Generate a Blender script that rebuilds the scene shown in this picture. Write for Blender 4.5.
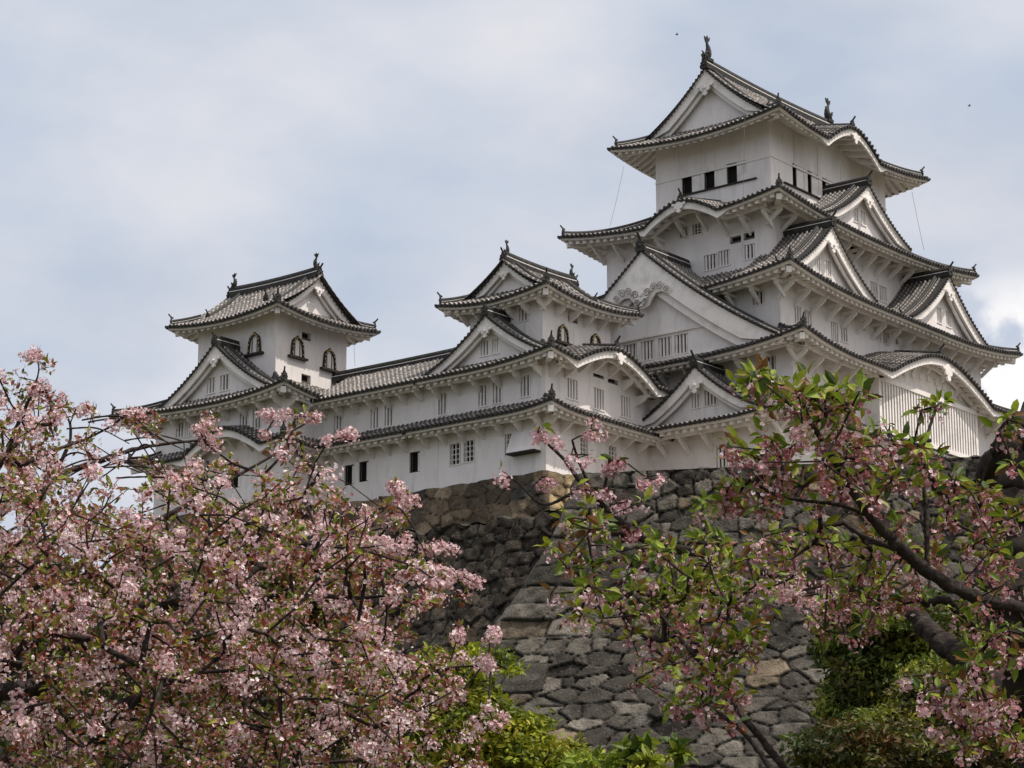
import bpy, math, random
import numpy as np
from mathutils import Vector, Matrix
random.seed(7); rng = np.random.default_rng(11)
for o in list(bpy.data.objects): bpy.data.objects.remove(o)
SC = bpy.context.scene; COL = SC.collection
# ------------------------------------------------------------------ camera
FPX, PITCH, AZ, CZ = 2500.0, math.radians(13.93), math.radians(38.72), 1.6
cam = bpy.data.cameras.new('camera'); camo = bpy.data.objects.new('camera', cam); COL.objects.link(camo)
cam.sensor_width = 36; cam.lens = FPX/1024*36; cam.clip_start = .3; cam.clip_end = 6000
camo.location = (0, 0, CZ); camo.rotation_euler = (math.pi/2+PITCH, 0, AZ-math.pi/2)
SC.camera = camo
# ------------------------------------------------------------------ light
SUN_AZ, SUN_EL = math.radians(-80), math.radians(60)
sd = Vector((math.cos(SUN_EL)*math.cos(SUN_AZ), math.cos(SUN_EL)*math.sin(SUN_AZ), math.sin(SUN_EL)))
sl = bpy.data.lights.new('sun', 'SUN'); sl.energy = 3.4; sl.angle = math.radians(0.9); sl.color = (1, .93, .84)
so = bpy.data.objects.new('sun', sl); COL.objects.link(so); so.rotation_euler = sd.to_track_quat('Z', 'Y').to_euler()
SC.view_settings.view_transform = 'Standard'; SC.view_settings.look = 'None'
SC.view_settings.gamma = 1; SC.view_settings.use_curve_mapping = False
SC.view_settings.exposure = 0.12
W = bpy.data.worlds.new('World'); SC.world = W; W.use_nodes = True
nt = W.node_tree; N = nt.nodes; L = nt.links; N.clear()
out = N.new('ShaderNodeOutputWorld'); bg = N.new('ShaderNodeBackground'); bg.inputs[1].default_value = .10
sky = N.new('ShaderNodeTexSky'); sky.sky_type = 'NISHITA'; sky.sun_disc = False
sky.sun_elevation = SUN_EL; sky.sun_rotation = math.pi/2-SUN_AZ
sky.air_density = 1.0; sky.dust_density = 1.5; sky.ozone_density = 1.0
tc = N.new('ShaderNodeTexCoord'); mp = N.new('ShaderNodeMapping'); mp.inputs['Scale'].default_value = (1, 1, 2.0)
L.new(tc.outputs['Generated'], mp.inputs[0])
n1 = N.new('ShaderNodeTexNoise'); n1.inputs['Scale'].default_value = 5.0; n1.inputs['Detail'].default_value = 6; n1.inputs['Roughness'].default_value = .45
mp.inputs['Location'].default_value = (.35, .1, .62)
L.new(mp.outputs[0], n1.inputs[0])
r1 = N.new('ShaderNodeMapRange'); r1.inputs[1].default_value = .36; r1.inputs[2].default_value = .60; r1.inputs[3].default_value = .84; r1.inputs[4].default_value = 1.0
r1.interpolation_type = 'SMOOTHSTEP'
L.new(n1.outputs[0], r1.inputs[0])
n2 = N.new('ShaderNodeTexNoise'); n2.inputs['Scale'].default_value = 11; n2.inputs['Detail'].default_value = 7; n2.inputs['Roughness'].default_value = .5
L.new(mp.outputs[0], n2.inputs[0])
cr = N.new('ShaderNodeValToRGB'); cr.color_ramp.elements[0].position = .30; cr.color_ramp.elements[1].position = .72
cr.color_ramp.elements[0].color = (5.0, 5.65, 6.75, 1); cr.color_ramp.elements[1].color = (7.0, 7.05, 7.5, 1)
L.new(n2.outputs[0], cr.inputs[0])
mx = N.new('ShaderNodeMix'); mx.data_type = 'RGBA'
L.new(r1.outputs[0], mx.inputs[0]); L.new(sky.outputs[0], mx.inputs[6]); L.new(cr.outputs[0], mx.inputs[7])
vt = N.new('ShaderNodeVectorMath'); vt.operation = 'DOT_PRODUCT'; vt.inputs[1].default_value = sd; L.new(tc.outputs['Generated'], vt.inputs[0])
mc = N.new('ShaderNodeMath'); mc.operation = 'MAXIMUM'; mc.inputs[1].default_value = 0; L.new(vt.outputs['Value'], mc.inputs[0])
pw = N.new('ShaderNodeMath'); pw.operation = 'POWER'; pw.inputs[1].default_value = 5; L.new(mc.outputs[0], pw.inputs[0])
gl = N.new('ShaderNodeMix'); gl.data_type = 'RGBA'; gl.blend_type = 'ADD'; gl.inputs[7].default_value = (13, 11, 8.8, 1)   # thin cloud glows around the sun
L.new(pw.outputs[0], gl.inputs[0]); L.new(mx.outputs[2], gl.inputs[6]); 
cd = Vector(((math.cos(AZ+math.radians(-12)))*math.cos(math.radians(13.6)), math.sin(AZ+math.radians(-12))*math.cos(math.radians(13.6)), math.sin(math.radians(13.6))))
v2 = N.new('ShaderNodeVectorMath'); v2.operation = 'DOT_PRODUCT'; v2.inputs[1].default_value = cd; L.new(tc.outputs['Generated'], v2.inputs[0])   # one bright cumulus low behind the keep
r3 = N.new('ShaderNodeMapRange'); r3.interpolation_type = 'SMOOTHSTEP'; r3.inputs[1].default_value = math.cos(math.radians(3.0)); r3.inputs[2].default_value = math.cos(math.radians(1.0)); L.new(v2.outputs['Value'], r3.inputs[0])
n3 = N.new('ShaderNodeTexNoise'); n3.inputs['Scale'].default_value = 34; n3.inputs['Detail'].default_value = 6; L.new(tc.outputs['Generated'], n3.inputs[0])
r4 = N.new('ShaderNodeMapRange'); r4.interpolation_type = 'SMOOTHSTEP'; r4.inputs[1].default_value = .42; r4.inputs[2].default_value = .58; L.new(n3.outputs[0], r4.inputs[0])
m4 = N.new('ShaderNodeMath'); m4.operation = 'MULTIPLY'; L.new(r3.outputs[0], m4.inputs[0]); L.new(r4.outputs[0], m4.inputs[1])
g2 = N.new('ShaderNodeMix'); g2.data_type = 'RGBA'; g2.inputs[7].default_value = (9.6, 9.4, 9.4, 1)
L.new(m4.outputs[0], g2.inputs[0]); L.new(gl.outputs[2], g2.inputs[6]); L.new(g2.outputs[2], bg.inputs[0]); L.new(bg.outputs[0], out.inputs[0])

# ------------------------------------------------------------------ helpers
_h = np.array([math.cos(AZ), math.sin(AZ), 0]); _r = np.array([math.sin(AZ), -math.cos(AZ), 0]); _u = np.array([0, 0, 1.])
_F = _h*math.cos(PITCH)+_u*math.sin(PITCH); _U = -_h*math.sin(PITCH)+_u*math.cos(PITCH)
def ray(px, py): return _F+_r*(px-512)/FPX+_U*(384-py)/FPX
def onx(px, py, x): d = ray(px, py); return d*x/d[0]+[0, 0, CZ]
def ony(px, py, y): d = ray(px, py); return d*y/d[1]+[0, 0, CZ]
def at(px, py, dep): d = ray(px, py); return d*dep/(d@_h)+[0, 0, CZ]

def tag(o, label=None, cat=None, group=None, kind=None):
    if label: o['label'] = label
    if cat: o['category'] = cat
    if group: o['group'] = group
    if kind: o['kind'] = kind
    return o
def empty(name, loc, label, cat, group=None):
    o = bpy.data.objects.new(name, None); COL.objects.link(o); o.location = loc
    bpy.context.view_layer.update()
    return tag(o, label, cat, group)

class MB:
    def __init__(s): s.v=[]; s.uv=[]; s.col=[]; s.f=[]; s.n=0
    def add(s, V, F, m=0, uv=None, smooth=False, col=None):
        V = np.asarray(V, float).reshape(-1, 3); F = np.asarray(F, int)
        if F.ndim == 1: F = F[None]
        s.v.append(V); s.uv.append(np.zeros((len(V), 2)) if uv is None else np.asarray(uv, float).reshape(-1, 2))
        s.col.append(np.ones((len(V), 3)) if col is None else np.asarray(col, float).reshape(-1, 3))
        s.f.append((F+s.n, m, smooth)); s.n += len(V)
    def grid(s, P, m=0, uv=None, smooth=False, col=None, keep=None):
        P = np.asarray(P, float); a, b = P.shape[:2]
        I = np.arange(a*b).reshape(a, b)
        F = np.stack([I[:-1, :-1], I[1:, :-1], I[1:, 1:], I[:-1, 1:]], -1).reshape(-1, 4)
        if keep is not None: F = F[keep.reshape(-1)]
        s.add(P, F, m, uv, smooth, col)
    def box(s, c, e, R=None, m=0):          # centre, half extents, rotation 3x3
        V = np.array([[x, y, z] for x in (-1, 1) for y in (-1, 1) for z in (-1, 1)], float)*e
        if R is not None: V = V@np.asarray(R).T
        s.add(V+c, [[0, 1, 3, 2], [4, 6, 7, 5], [0, 4, 5, 1], [2, 3, 7, 6], [0, 2, 6, 4], [1, 5, 7, 3]], m)
    def beam(s, p, q, w, h, m=0, up=(0, 0, 1)):     # box from p to q
        p = np.array(p, float); q = np.array(q, float); d = q-p; l = np.linalg.norm(d); d /= l
        sd_ = np.cross(d, up); sd_ /= np.linalg.norm(sd_); u = np.cross(sd_, d)
        s.box((p+q)/2, (l/2, w/2, h/2), np.stack([d, sd_, u], 1), m)
    def tube(s, pts, rad, n=6, m=0, smooth=True, col=None, caps=True):
        pts = np.array(pts, float); rad = np.broadcast_to(rad, (len(pts),)).astype(float)
        t = np.gradient(pts, axis=0); t /= np.linalg.norm(t, axis=1)[:, None]+1e-9
        ref = np.array([0, 0, 1.]) if abs(t[:, 2]).mean() < .8 else np.array([1., 0, 0])
        a = np.cross(t, ref); a /= np.linalg.norm(a, axis=1)[:, None]+1e-9; b = np.cross(t, a)
        th = np.linspace(0, 2*np.pi, n+1)
        P = pts[:, None]+rad[:, None, None]*(np.cos(th)[None, :, None]*a[:, None]+np.sin(th)[None, :, None]*b[:, None])
        s.grid(P, m, smooth=smooth, col=None if col is None else np.broadcast_to(col, P.shape))
        if caps:
            for k in (0, -1): s.add(P[k][:-1], np.arange(n), m, col=None if col is None else np.broadcast_to(col, (n, 3)))
    def prism(s, poly, o, ex, ey, en, th, m=0):  # 2d polygon extruded: origin, axes, thickness
        poly = np.array(poly, float); o = np.array(o, float); ex = np.array(ex, float); ey = np.array(ey, float); en = np.array(en, float)
        A = o+poly[:, :1]*ex+poly[:, 1:]*ey; B = A+en*th; n = len(poly)
        s.add(A, np.arange(n), m); s.add(B, np.arange(n)[::-1], m)
        V = np.concatenate([A, B]); i = np.arange(n); j = (i+1) % n
        s.add(V, np.stack([i, j, j+n, i+n], 1), m)
    def build(s, name, mats, parent=None, label=None):
        me = bpy.data.meshes.new(name)
        V = np.concatenate(s.v); UV = np.concatenate(s.uv); C = np.concatenate(s.col)
        tot = [np.full(len(F), F.shape[1]) for F, _, _ in s.f]; li = np.concatenate([F.reshape(-1) for F, _, _ in s.f])
        lt = np.concatenate(tot); ls = np.concatenate([[0], np.cumsum(lt)[:-1]])
        me.vertices.add(len(V)); me.vertices.foreach_set('co', V.astype(np.float32).ravel())
        me.loops.add(len(li)); me.loops.foreach_set('vertex_index', li.astype(np.int32))
        me.polygons.add(len(lt)); me.polygons.foreach_set('loop_start', ls.astype(np.int32)); me.polygons.foreach_set('loop_total', lt.astype(np.int32))
        me.polygons.foreach_set('material_index', np.concatenate([np.full(len(F), m) for F, m, _ in s.f]).astype(np.int32))
        me.polygons.foreach_set('use_smooth', np.concatenate([np.full(len(F), sm) for F, _, sm in s.f]))
        uvl = me.uv_layers.new(name='UVMap'); uvl.data.foreach_set('uv', UV[li].astype(np.float32).ravel())
        ca = me.color_attributes.new('col', 'FLOAT_COLOR', 'POINT'); ca.data.foreach_set('color', np.c_[C, np.ones(len(C))].astype(np.float32).ravel())
        me.update(calc_edges=True); me.validate()
        for m in (mats if isinstance(mats, (list, tuple)) else [mats]): me.materials.append(m)
        o = bpy.data.objects.new(name, me); COL.objects.link(o)
        if parent is not None: o.parent = parent
        if label: o['label'] = label
        return o

# ------------------------------------------------------------------ materials
def mat(name, base, rough=.9, noise=None, bump=None, vcol=False, translucent=0, spec=.2, extra=None):
    m = bpy.data.materials.new(name); m.use_nodes = True; t = m.node_tree; n = t.nodes; l = t.links
    b = n['Principled BSDF']; b.inputs['Roughness'].default_value = rough; b.inputs['Specular IOR Level'].default_value = spec
    g = n.new('ShaderNodeNewGeometry')
    c = n.new('ShaderNodeRGB'); c.outputs[0].default_value = (*base, 1); colr = c.outputs[0]
    if vcol:
        a = n.new('ShaderNodeAttribute'); a.attribute_name = 'col'
        mm = n.new('ShaderNodeMix'); mm.data_type = 'RGBA'; mm.blend_type = 'MULTIPLY'; mm.inputs[0].default_value = 1
        l.new(colr, mm.inputs[6]); l.new(a.outputs['Color'], mm.inputs[7]); colr = mm.outputs[2]
    for (sc, c2, lo, hi, amt, stretch) in (noise or []):
        mpn = n.new('ShaderNodeMapping'); mpn.inputs['Scale'].default_value = stretch; l.new(g.outputs['Position'], mpn.inputs[0])
        x = n.new('ShaderNodeTexNoise'); x.inputs['Scale'].default_value = sc; x.inputs['Detail'].default_value = 6; l.new(mpn.outputs[0], x.inputs[0])
        r = n.new('ShaderNodeMapRange'); r.inputs[1].default_value = lo; r.inputs[2].default_value = hi; r.inputs[4].default_value = amt; l.new(x.outputs[0], r.inputs[0])
        mm = n.new('ShaderNodeMix'); mm.data_type = 'RGBA'; l.new(r.outputs[0], mm.inputs[0]); l.new(colr, mm.inputs[6]); mm.inputs[7].default_value = (*c2, 1); colr = mm.outputs[2]
    if extra: colr = extra(n, l, colr)
    l.new(colr, b.inputs['Base Color'])
    if bump:
        x = n.new('ShaderNodeTexNoise'); x.inputs['Scale'].default_value = bump[0]; x.inputs['Detail'].default_value = 5; l.new(g.outputs['Position'], x.inputs[0])
        bb = n.new('ShaderNodeBump'); bb.inputs['Strength'].default_value = bump[1]; bb.inputs['Distance'].default_value = bump[2]; l.new(x.outputs[0], bb.inputs['Height']); l.new(bb.outputs[0], b.inputs['Normal'])
    if translucent:
        tr = n.new('ShaderNodeBsdfTranslucent'); l.new(colr, tr.inputs[0]); ms = n.new('ShaderNodeMixShader'); ms.inputs[0].default_value = translucent
        l.new(b.outputs[0], ms.inputs[1]); l.new(tr.outputs[0], ms.inputs[2]); l.new(ms.outputs[0], n['Material Output'].inputs[0])
    return m
PL = mat('white_plaster', (.80, .755, .74), .92, noise=[(.7, (.66, .625, .605), .42, .70, .8, (1, 1, .5)), (1.5, (.40, .375, .355), .54, .78, .42, (1.6, 1.6, .35)), (7, (.42, .40, .37), .62, .80, .35, (1.5, 1.5, .3)), (16, (.58, .55, .53), .5, .8, .4, (1, 1, 1))], bump=(30, .15, .01))
PLT = mat('trim_plaster', (.79, .75, .72), .9, noise=[(1.2, (.50, .47, .44), .48, .75, .7, (1, 1, 1)), (6, (.36, .33, .30), .6, .78, .4, (1, 1, 1))])
def bands(n, l, colr):      # white plaster joints between the round tiles
    uv = n.new('ShaderNodeUVMap'); sx = n.new('ShaderNodeSeparateXYZ'); l.new(uv.outputs[0], sx.inputs[0])
    m1 = n.new('ShaderNodeMath'); m1.operation = 'FRACT'; l.new(sx.outputs[1], m1.inputs[0])
    m2 = n.new('ShaderNodeMath'); m2.operation = 'LESS_THAN'; m2.inputs[1].default_value = .36; l.new(m1.outputs[0], m2.inputs[0])
    g = n.new('ShaderNodeNewGeometry'); x = n.new('ShaderNodeTexNoise'); x.inputs['Scale'].default_value = 1.3; x.inputs['Detail'].default_value = 5; l.new(g.outputs['Position'], x.inputs[0])
    r = n.new('ShaderNodeMapRange'); r.inputs[1].default_value = .35; r.inputs[2].default_value = .65; r.inputs[3].default_value = .15; r.inputs[4].default_value = 1.0; l.new(x.outputs[0], r.inputs[0])
    m3 = n.new('ShaderNodeMath'); m3.operation = 'MULTIPLY'; l.new(m2.outputs[0], m3.inputs[0]); l.new(r.outputs[0], m3.inputs[1])
    mm = n.new('ShaderNodeMix'); mm.data_type = 'RGBA'; l.new(m3.outputs[0], mm.inputs[0]); l.new(colr, mm.inputs[6]); mm.inputs[7].default_value = (.40, .365, .34, 1)
    return mm.outputs[2]
ROLL = mat('round_tile', (.075, .069, .067), .65, noise=[(1.7, (.13, .115, .10), .45, .7, .9, (1, 1, 1)), (12, (.02, .02, .02), .5, .7, .6, (1, 1, 1))], extra=bands, spec=.35)
PAN = mat('pan_tile', (.058, .054, .053), .7, noise=[(1.7, (.11, .10, .09), .45, .7, .9, (1, 1, 1)), (9, (.17, .15, .13), .6, .75, .4, (1, 1, 1))], spec=.3)
EDGE = mat('eave_tile', (.028, .026, .025), .65, noise=[(5, (.075, .068, .06), .5, .75, .8, (1, 1, 1))], spec=.3)
RIDGE = mat('ridge_tile', (.025, .024, .023), .7, noise=[(4, (.07, .065, .058), .5, .75, .8, (1, 1, 1))], spec=.3)
DARK = mat('dark_interior', (.012, .011, .011), .9)
DWOOD = mat('dark_wood', (.035, .028, .024), .7)
CARVE_SHADE = mat('carved_shadow', (.30, .285, .27), .9)  # shadow of the carving put into the colour of the scroll lines
GOLD = mat('gilt_metal', (.45, .33, .12), .4, spec=.6)
VENTM = mat('wood_vent', (.12, .10, .085), .8)
WIN = [PLT, DARK, DWOOD, VENTM, GOLD]
ROOFM = [PAN, ROLL, EDGE, PLT]
STONE = mat('wall_stone', (1, 1, 1), .95, vcol=True, noise=[(.5, (.035, .031, .026), .45, .65, .6, (1, 1, .5)), (3, (.02, .018, .016), .52, .68, .4, (1, 1, 1)), (8, (.018, .016, .014), .54, .70, .6, (1, 1, 1)), (1.6, (.26, .25, .22), .58, .74, .30, (1, 1, 1.3)), (9, (.28, .265, .24), .62, .74, .45, (1, 1, 1)), (5, (.07, .085, .03), .64, .75, .45, (1, 1, 1))], bump=(9, 1.0, .07))
BARK = mat('cherry_bark', (.036, .028, .025), .95, noise=[(14, (.085, .072, .066), .52, .70, .8, (1, 1, 2)), (50, (.015, .012, .01), .5, .7, .7, (1, 1, 1))], bump=(40, 1.0, .015), spec=.1)
BARKD = mat('dark_bark', (.03, .024, .02), .95, bump=(20, .8, .02))
PETAL = mat('petal', (1, 1, 1), .7, vcol=True, translucent=.32)
LEAF = mat('leaf', (1, 1, 1), .55, vcol=True, translucent=.30, spec=.35)
GROUND = mat('grassy_ground', (.06, .065, .03), .95, noise=[(.4, (.10, .08, .05), .4, .7, 1, (1, 1, 1))], bump=(3, .5, .1))
GRAVEL = mat('terrace_gravel', (.25, .22, .18), .95, noise=[(3, (.15, .14, .1), .4, .7, .8, (1, 1, 1))])
CABLE = mat('cable', (.2, .2, .2), .6)

# ------------------------------------------------------------------ side frames
class Side:
    def __init__(s, rect, k):
        x0, y0, x1, y1 = rect; s.k = k
        if k == 'W': s.o = (x0, y0); s.e = (0, 1); s.n = (1, 0); s.L = y1-y0
        if k == 'E': s.o = (x1, y0); s.e = (0, 1); s.n = (-1, 0); s.L = y1-y0
        if k == 'S': s.o = (x0, y0); s.e = (1, 0); s.n = (0, 1); s.L = x1-x0
        if k == 'N': s.o = (x0, y1); s.e = (1, 0); s.n = (0, -1); s.L = x1-x0
        s.E3 = np.array([*s.e, 0.]); s.N3 = np.array([*s.n, 0.])
    def w(s, a, d, z):
        a, d, z = np.broadcast_arrays(np.asarray(a, float), np.asarray(d, float), np.asarray(z, float))
        return np.stack([s.o[0]+a*s.e[0]+d*s.n[0], s.o[1]+a*s.e[1]+d*s.n[1], z], -1)
    def a_of(s, c): return c-(s.o[1] if s.k in 'WE' else s.o[0])

# every thing's Empty carries a translation; its parts are built in world space and offset back
def part(mb, name, mats, thing, label=None):
    o = mb.build(name, mats); o.parent = thing; o.location = -Vector(thing.location)
    if label: o['label'] = label
    return o
def subpart(mb, name, mats, prt, label=None):
    o = mb.build(name, mats); o.parent = prt
    if label: o['label'] = label
    return o

# ------------------------------------------------------------------ small ornaments
def oni(mb, p, fwd, s=1.0, horn=True):       # ridge-end tile with its upturned round horn
    p = np.array(p, float); f = np.array([fwd[0], fwd[1], 0.]); f /= np.linalg.norm(f); sd_ = np.array([-f[1], f[0], 0])
    poly = [(-.30, -.15), (-.36, .1), (-.26, .22), (-.30, .36), (-.16, .44), (-.12, .6), (0, .68), (.12, .6), (.16, .44), (.30, .36), (.26, .22), (.36, .1), (.30, -.15)]
    mb.prism(np.array(poly)*s, p+f*.02, sd_, (0, 0, 1), f, .16*s, 0)
    mb.tube([p+f*.18*s+np.array([0, 0, .2*s]), p+f*.26*s+np.array([0, 0, .2*s])], [.13*s, .08*s], 8)
    if horn:
        t = np.linspace(0, 1, 6)
        pts = p-f*.1*s+f[None]*(t[:, None]*.5*s)+np.array([0, 0, 1.])*(.55*s+.42*s*t[:, None]**1.7)
        mb.tube(pts, np.linspace(.09, .075, 6)*s, 7)
def shachi(thing, p, fwd, s):               # roof fish standing on its head, tail up
    mb = MB(); p = np.array(p, float); f = np.array([fwd[0], fwd[1], 0.]); sd_ = np.array([-f[1], f[0], 0]); z = np.array([0, 0, 1.])
    prof = [(.34, .05, .10), (.30, .16, .20), (.16, .28, .27), (0, .42, .29), (-.10, .62, .25), (-.12, .85, .20), (-.06, 1.08, .15), (.04, 1.28, .10), (.10, 1.42, .06)]
    pts = np.array([p+s*(a*f+b*z) for a, b, _ in prof]); mb.tube(pts, [c*s for _, _, c in prof], 8)
    tail = [(.08, 1.30), (-.22, 1.55), (-.30, 1.86), (-.08, 1.72), (.02, 1.92), (.14, 1.70), (.38, 1.78), (.30, 1.50), (.16, 1.30)]
    mb.prism(np.array(tail)*s, p-sd_*.04*s, f, z, sd_, .08*s)
    fin = [(-.14, .45), (-.42, .62), (-.30, .72), (-.46, .88), (-.30, .95), (-.38, 1.12), (-.16, 1.08)]
    mb.prism(np.array(fin)*s, p-sd_*.03*s, f, z, sd_, .06*s)
    for q in (-1, 1):
        side = [(.05, .35), (.30, .55), (.20, .62), (.34, .78), (.12, .74), (-.02, .6)]
        mb.prism(np.array(side)*s, p+sd_*q*.24*s, f, z, sd_, .05*s*q)
    jaw = [(.25, .0), (.52, .05), (.55, .16), (.40, .2), (.52, .28), (.30, .34)]
    mb.prism(np.array(jaw)*s, p-sd_*.12*s, f, z, sd_, .24*s)
    mb.box(p+z*.02, (.34*s, .3*s, .12*s), np.stack([f, sd_, z], 1))
    return part(mb, 'fish_finial', RIDGE, thing)
def ridge_bar(mb, pts, w=.34, h=.42, m=0):   # stacked ridge courses with a round top roll
    pts = np.array(pts, float); t = np.gradient(pts, axis=0); t[:, 2] = 0; t /= np.linalg.norm(t, axis=1)[:, None]
    sd_ = np.stack([-t[:, 1], t[:, 0], np.zeros(len(t))], 1)
    lay = [(w*.62, -.15), (w*.62, h*.28), (w*.48, h*.28), (w*.5, h*.34), (w*.5, h*.62), (w*.42, h*.62), (w*.42, h*.72), (w*.28, h*.95), (0, h*1.06), (-w*.28, h*.95), (-w*.42, h*.72), (-w*.42, h*.62), (-w*.5, h*.62), (-w*.5, h*.34), (-w*.48, h*.28), (-w*.62, h*.28), (-w*.62, -.15)]
    P = np.stack([pts+sd_*a+np.array([0, 0, b]) for a, b in lay], 1)
    mb.grid(P, m)
    for k in (0, -1): mb.add(P[k], np.arange(len(lay)), m)
    for q in (-1, 1):                         # pale mortar lines
        Q = np.stack([pts+sd_*q*w*.515+np.array([0, 0, h*.36]), pts+sd_*q*w*.515+np.array([0, 0, h*.44])], 1); mb.grid(Q, m+1)

# ------------------------------------------------------------------ the roof builder
STEP = .33   # spacing of the round tile rows
def roof(thing, name, rect, D, zE, H, k=.62, up=.7, Rn=2.4, hips=(1, 1, 1, 1), kara={}, sides='WSEN', soff=None,
         irim=None, G=0, ov=.75, brackets=None, hipr=True, bnd=None, rafter=True, label=None, bstep=1.75, ornaments=True):
    """rect eave rectangle; D depth per side {'W':..}; hips order SW,SE,NE,NW (corners)."""
    x0, y0, x1, y1 = rect
    corner = {'W': (0, 3, 'S', 'N'), 'S': (0, 1, 'W', 'E'), 'E': (1, 2, 'S', 'N'), 'N': (3, 2, 'W', 'E')}
    def Pf(t): return H*(k*t+(1-k)*t*t)
    S = {q: Side(rect, q) for q in 'WSEN'}
    def Z(q, a, d):
        s = S[q]; c0, c1, q0, q1 = corner[q]; t = np.clip(d/D[q], -.2, 3)
        u = np.zeros(np.broadcast(a, d).shape)
        for has, dist, adj in ((hips[c0], a, D[q0]), (hips[c1], s.L-a, D[q1])):
            if has: u = np.maximum(u, np.clip(1-(dist/adj)/Rn, 0, 1.1)**2.3*np.clip(1-t, 0, 1.1))
        base = Pf(t)
        for (c, hw, B) in kara.get(q, []):
            xx = np.clip((a-s.a_of(c))/hw, -1, 1); sh = .5+.5*np.cos(np.pi*xx)
            sh = sh**.72
            kb = B*sh+.20*d*np.clip(sh*4, 0, 1)-.16*np.exp(-((np.abs(xx)-.93)/.16)**2)*(1-np.clip(t*2, 0, 1))
            base = np.where(np.abs(xx) < 1, np.maximum(base, kb), base)
        return zE+base+up*u
    def hipd(q, a):
        s = S[q]; c0, c1, q0, q1 = corner[q]; m = np.full(np.shape(a), D[q], float)
        if hips[c0]: m = np.minimum(m, np.maximum(a, 0)*D[q]/D[q0])
        if hips[c1]: m = np.minimum(m, np.maximum(s.L-a, 0)*D[q]/D[q1])
        return m
    mb = MB(); sf = MB(); rf = MB(); infill = []
    for q in sides:
        s = S[q]; Lq = s.L
        longside = irim and ((irim == 'x' and q in 'SN') or (irim == 'y' and q in 'WE'))
        if irim and not longside: dm = lambda a: np.minimum(hipd(q, a), G)
        elif irim: dm = lambda a, g=G-ov: np.where((a >= g-1e-6) & (a <= Lq-g+1e-6), D[q], hipd(q, a))
        else: dm = lambda a: hipd(q, a)
        segs = [(0, Lq)] if not longside else [(0, G-ov-1e-4), (G-ov, Lq-(G-ov)), (Lq-(G-ov)+1e-4, Lq)]
        for (sa, sb) in segs:
            A = np.linspace(sa, sb, max(2, int((sb-sa)/(STEP/2))+1))
            T = np.linspace(0, 1, 12); dd = dm(A)[:, None]*T[None]
            mb.grid(s.w(A[:, None], dd, Z(q, A[:, None], dd)), 0, smooth=True)
        # round tiles
        n = int(Lq/STEP); A = (np.arange(n)+.5)*Lq/n; dmx = dm(A); ok = dmx > .25; A = A[ok]; dmx = dmx[ok]
        T = np.linspace(0, 1, 13); dd = -.04+(dmx[:, None]+.04)*T[None]; Cn = s.w(A[:, None], dd, Z(q, A[:, None], dd)+.02); Cn = Cn+rng.normal(size=(len(A), 1, 3))*[.012, .012, .010]
        th = np.linspace(0, np.pi, 6); r = .085
        off = (np.cos(th)[:, None]*s.E3+np.sin(th)[:, None]*np.array([0, 0, 1.2]))*r
        P = Cn[:, :, None]+off[None, None]; nA, nT, nR = P.shape[:3]
        I = np.arange(nA*nT*nR).reshape(nA, nT, nR)
        F = np.stack([I[:, :-1, :-1], I[:, 1:, :-1], I[:, 1:, 1:], I[:, :-1, 1:]], -1).reshape(-1, 4)
        uv = np.stack([np.broadcast_to(th/np.pi, (nA, nT, nR)), np.broadcast_to(dd[:, :, None]/.36+rng.random((nA, 1, 1))*0.12, (nA, nT, nR))], -1)
        mb.add(P, F, 1, uv, True)
        # end discs
        t8 = np.linspace(0, 2*np.pi, 9)[:-1]; Dv = Cn[:, 0][:, None]+(np.cos(t8)[:, None]*s.E3+np.sin(t8)[:, None]*np.array([0, 0, 1.]))[None]*.098-s.N3*.03
        I = np.arange(nA*8).reshape(nA, 8); mb.add(Dv, I, 2)
        Dv2 = Dv+s.N3*.12; I2 = np.arange(nA*16).reshape(nA, 2, 8)
        mb.add(np.stack([Dv, Dv2], 1), np.stack([I2[:, 0], I2[:, 1], np.roll(I2[:, 1], -1, 1), np.roll(I2[:, 0], -1, 1)], -1).reshape(-1, 4), 2)
        # drip edge (scalloped pan ends)
        A2 = np.linspace(0, Lq, int(Lq/STEP*4)+1); z0 = Z(q, A2, 0*A2)
        sc = .105+.045*np.abs(np.sin(np.pi*A2/(Lq/n)))
        mb.grid(np.stack([s.w(A2, 0*A2, z0+.02), s.w(A2, 0*A2-.0, z0-sc)], 1), 2)
        mb.grid(np.stack([s.w(A2, 0*A2, z0-.11), s.w(A2, 0*A2+.2, z0-.07)], 1), 2)
        # fascia boards (two steps), soffit
        kr = np.zeros(len(A2))
        for (c, hw, B) in kara.get(q, []): kr = np.maximum(kr, np.clip((1.12-np.abs((A2-s.a_of(c))/hw))/.25, 0, 1))
        i1 = np.minimum(.14, np.minimum(A2, Lq-A2)*0+.14); AA = np.clip(A2, .14, Lq-.14)
        b1 = .23+.30*kr
        sf.grid(np.stack([s.w(AA, i1, z0-.07), s.w(AA, i1, z0-b1), s.w(AA, i1+.16, z0-b1), ], 1), 0)
        ws = soff[q] if soff else D[q]
        A3 = np.linspace(0, Lq, int(Lq/.5)+1); T = np.linspace(0, 1, 7)
        hd = hipd(q, A3); dsx = np.minimum(ws+.05, hd); dsx = np.maximum(dsx, np.minimum(.3, hd)); dd = .28+(np.maximum(dsx, .281)-.28)[:, None]*T[None]
        sf.grid(s.w(A3[:, None], dd, Z(q, A3[:, None], dd)-.24), 0, smooth=True)
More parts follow.
